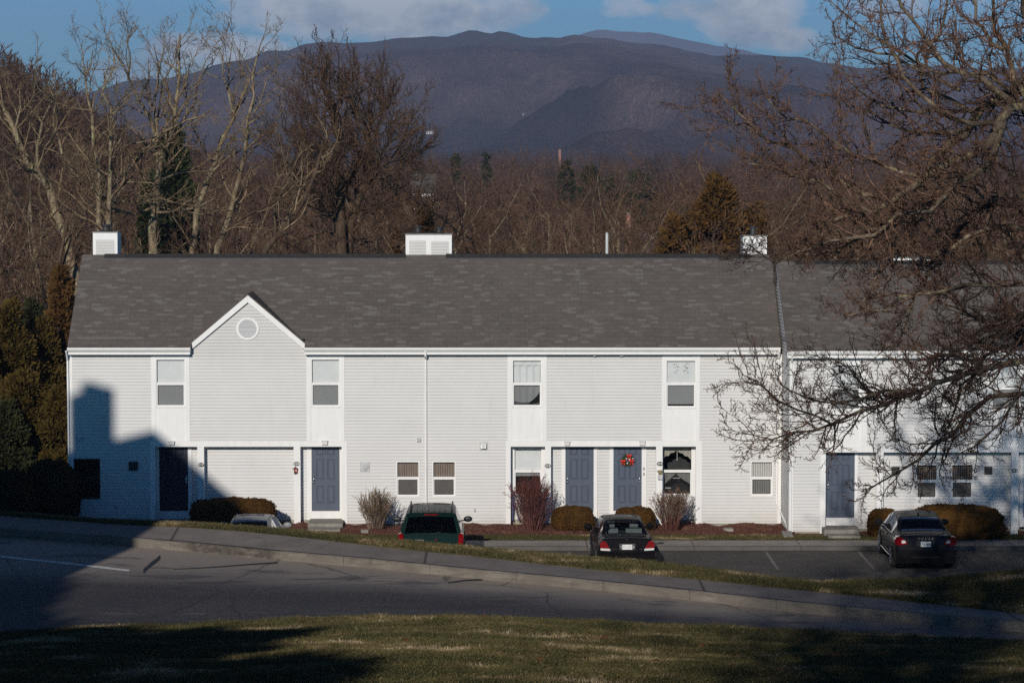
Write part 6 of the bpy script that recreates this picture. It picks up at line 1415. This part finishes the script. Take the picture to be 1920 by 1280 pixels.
# --- black compact saloon
M['black_paint'] = paint('black_car_paint', (.006, .005, .0055), .0, .6)
def sedan_detail(e, solid, V, ys, sec):
    for s in (1, -1):
        P = [(.52, .72), (.80, .735), (.815, .86), (.75, .935), (.66, .95), (.60, .86)]; P = P if s > 0 else flip(P); lamp(solid, P, .015, .30, M['red_lens'])
        Q = [(.50, .655), (.79, .67), (.80, .733), (.52, .718)]; Q = Q if s > 0 else flip(Q); lamp(solid, Q, .012, .28, M['white_lens'], 'reversing_lamp')
    solid('plate_recess', M['black'], lambda m: m.box(-.24, .24, .035, .06, .655, .865)); 
    for s in (1, -1): solid('plate_garnish', M['chrome'], lambda m: m.prism([(s*.20-.03, .68), (s*.20+.03, .68), (s*.20+.035, .86), (s*.20-.035, .86)], .015, .05))
    plate(e, solid, .765, .022, 'TTC-8054', True); solid('emblem', M['chrome'], lambda m: m.tube([(-.03, .05, .985), (0, .045, .955), (.02, .05, .99), (.0, .05, 1.005)], .009, 6))
    solid('rear_bumper', M['black_paint'], lambda m: m.prismx([(-.06, .40), (-.075, .56), (.02, .63), (.16, .63), (.16, .28), (.0, .25)], -.80, .80)); solid('bumper_strip', M['metal'], lambda m: m.box(-.36, .25, -.075, -.065, .40, .43))
    t = text_mesh('model_script', 'SENTRA', .05, (-.40, .018, .70), UP, M['chrome'], e, .001); t = text_mesh('trim_script', 'GXE', .045, (.42, .02, .70), UP, M['chrome'], e, .001)
    solid('rear_shelf', M['seat'], lambda m: m.box(-.60, .60, .88, 1.25, .965, .985)); solid('high_brake_light', M['red_lens'], lambda m: m.box(-.07, .07, .93, .98, .99, 1.04))
    for sx in (-.34, .36): solid('head_restraint', M['seat'], lambda m: (m.tube([(sx-.12, 1.3, 1.05), (sx+.12, 1.3, 1.05)], .06, 8)))
    for s in (1, -1):
        for y in (2.35, 3.3): solid('door_handle', M['black'], lambda m: m.box(min(s*.835, s*.87), max(s*.835, s*.87), y-.09, y+.05, .79, .82))
sed = dict(W=1.71, L=4.5, wr=.31, bot=[(0,.24),(.3,.2),(4.2,.2),(4.5,.28)], top=[(0,.62),(.03,.66),(.06,.90),(.09,.98),(.14,1.005),(.45,1.01),(.82,1.01),(1.0,1.07),(1.45,1.30),(1.62,1.36),(1.9,1.395),(2.4,1.41),(2.8,1.375),(3.0,1.30),(3.55,.98),(3.8,.93),(4.3,.82),(4.45,.70),(4.5,.55)],
    belt=[(0,.55),(.1,.90),(.9,.965),(1.4,.945),(3.4,.90),(4.5,.5)], wid=[(0,.90),(.12,.965),(.5,.995),(1,1),(3.7,.99),(4.3,.92),(4.5,.8)], rf=[(0,.84),(.8,.82),(1.1,.74),(1.6,.64),(2.7,.64),(3.5,.78),(4.5,.7)],
    glass=dict(rear=(.92,1.54), side=[(1.18,1.62),(1.70,2.38),(2.48,3.20)], front=(2.86,3.50)), gm=mk_glass('saloon_glass', .01, (.55,.6,.6), .1), seats=[(1.95, 1.22)], wheels=(.85, 3.45), mirror=(3.05, .98), mm=M['black_paint'], detail=sedan_detail)
car('parked_saloon', 'small black saloon with pale seats parked below the wreath door', 'car', (X_(1176, 80.1, 1030), 80.0, 0), R(2.2), M['black_paint'], sed)
# --- large dark saloon at the right
M['dark_paint'] = paint('charcoal_car_paint', (.014, .013, .0135), .0, .55)
def volvo_detail(e, solid, V, ys, sec):
    for s in (1, -1):
        P = [(.56, .82), (.74, .78), (.90, .80), (.925, .95), (.88, 1.03), (.78, 1.045), (.66, .97), (.56, .90)]; P = P if s > 0 else flip(P); lamp(solid, P, .02, .34, M['red_lens'])
        Q = [(.59, .85), (.72, .84), (.72, .93), (.62, .93)]; Q = Q if s > 0 else flip(Q); lamp(solid, Q, .012, .03, M['white_lens'], 'reversing_lamp')
    solid('plate_recess', M['black'], lambda m: m.box(-.27, .27, .035, .06, .72, .92)); plate(e, solid, .815, .025, 'TYS-4098')
    solid('rear_bumper', M['dark_paint'], lambda m: m.prismx([(-.08, .42), (-.10, .58), (.0, .66), (.18, .66), (.18, .27), (-.03, .25)], -.90, .90)); solid('bumper_trim', M['chrome'], lambda m: m.box(-.45, .45, -.095, -.084, .44, .452))
    for i, l_ in enumerate('VOLVO'): text_mesh('rear_letter', l_, .055, (-.20+.10*i, .04, .975), UP, M['metal'], e, .001)
    solid('aerial_fin', M['dark_paint'], lambda m: m.prismx([(1.62, 1.46), (1.78, 1.53), (1.84, 1.49), (1.86, 1.46)], -.02, .02)); 
    for s in (1, -1):
        solid('window_trim', M['chrome'], lambda m: m.tube([(s*.875, 1.05, 1.0), (s*.89, 2.2, .985), (s*.885, 3.45, .955)], .012, 5)); solid('sill_trim', M['chrome'], lambda m: m.tube([(s*.935, 1.30, .33), (s*.935, 3.3, .33)], .014, 5))
        for y in (2.1, 3.1): solid('door_handle', M['chrome'], lambda m: m.box(min(s*.90, s*.945), max(s*.90, s*.945), y-.1, y+.06, .86, .885))
vol = dict(W=1.84, L=4.8, wr=.335, bot=[(0,.26),(.3,.22),(4.5,.22),(4.8,.3)], top=[(0,.66),(.03,.70),(.06,.94),(.09,1.02),(.15,1.06),(.40,1.065),(.75,1.07),(.95,1.13),(1.45,1.38),(1.65,1.44),(2.0,1.475),(2.6,1.485),(3.0,1.44),(3.25,1.34),(3.85,1.03),(4.1,.98),(4.6,.86),(4.75,.74),(4.8,.6)],
    belt=[(0,.58),(.1,.95),(.9,1.015),(1.5,1.0),(3.7,.96),(4.8,.55)], wid=[(0,.90),(.12,.96),(.5,.995),(1,1),(4.0,.99),(4.6,.92),(4.8,.8)], rf=[(0,.84),(.7,.82),(1.1,.74),(1.7,.66),(2.9,.65),(3.8,.78),(4.8,.7)],
    glass=dict(rear=(.86,1.56), side=[(1.25,1.78),(1.86,2.6),(2.7,3.5)], front=(3.08,3.80)), gm=M['carglass_dark'], seats=[(2.1, 1.28)], wheels=(.98, 3.82), mirror=(3.3, 1.05), mm=M['dark_paint'], detail=volvo_detail)
car('parked_saloon', 'large dark saloon with dark rear window parked in front of the right-hand row', 'car', (X_(1736, 80.2, 1040), 80.2, 0), R(-1.0), M['dark_paint'], vol)
# --- silver car, only its roof shows over the grass
M['silver_paint'] = paint('silver_car_paint', (.27, .27, .275), .2, .5)
def silver_detail(e, solid, V, ys, sec):
    for s in (1, -1):
        P = [(.52, .70), (.82, .72), (.83, .90), (.60, .92)]; P = P if s > 0 else flip(P); lamp(solid, P, .015, .26, M['red_lens']); solid('roof_gutter', M['black'], lambda m: m.tube([(s*.525, 1.60, 1.325), (s*.54, 2.2, 1.38), (s*.53, 2.75, 1.35)], .010, 5))
    solid('sunroof', M['black'], lambda m: m.box(-.34, .34, 2.15, 2.55, 1.38, 1.396)); solid('rear_bumper', M['silver_paint'], lambda m: m.prismx([(-.06, .40), (-.075, .56), (.02, .63), (.16, .63), (.16, .28), (.0, .25)], -.80, .80)); plate(e, solid, .78, .025, 'XKB 3321', True)
sil = dict(sed); sil.update(W=1.76, L=4.55, glass=dict(rear=(.92,1.58), side=[(1.22,1.62),(1.70,2.38),(2.48,3.20)], front=(2.86,3.50)), gm=M['carglass_dark'], gs=mk_glass('grey_glass', .03, (.3,.32,.33), .15), mm=M['silver_paint'], detail=silver_detail, top=[(a, b-.03) for a, b in sed['top']])
car('parked_saloon', 'silver car with only its roof and rear glass showing above the grass bank', 'car', (X_(461, 80.4, 990), 80.3, 0), R(-.5), M['silver_paint'], sil)

bpy.context.scene.cycles.use_denoising = False; bpy.context.scene.cycles.use_adaptive_sampling = False; bpy.context.scene.cycles.sample_clamp_indirect = 3; bpy.context.scene.cycles.sample_clamp_direct = 12
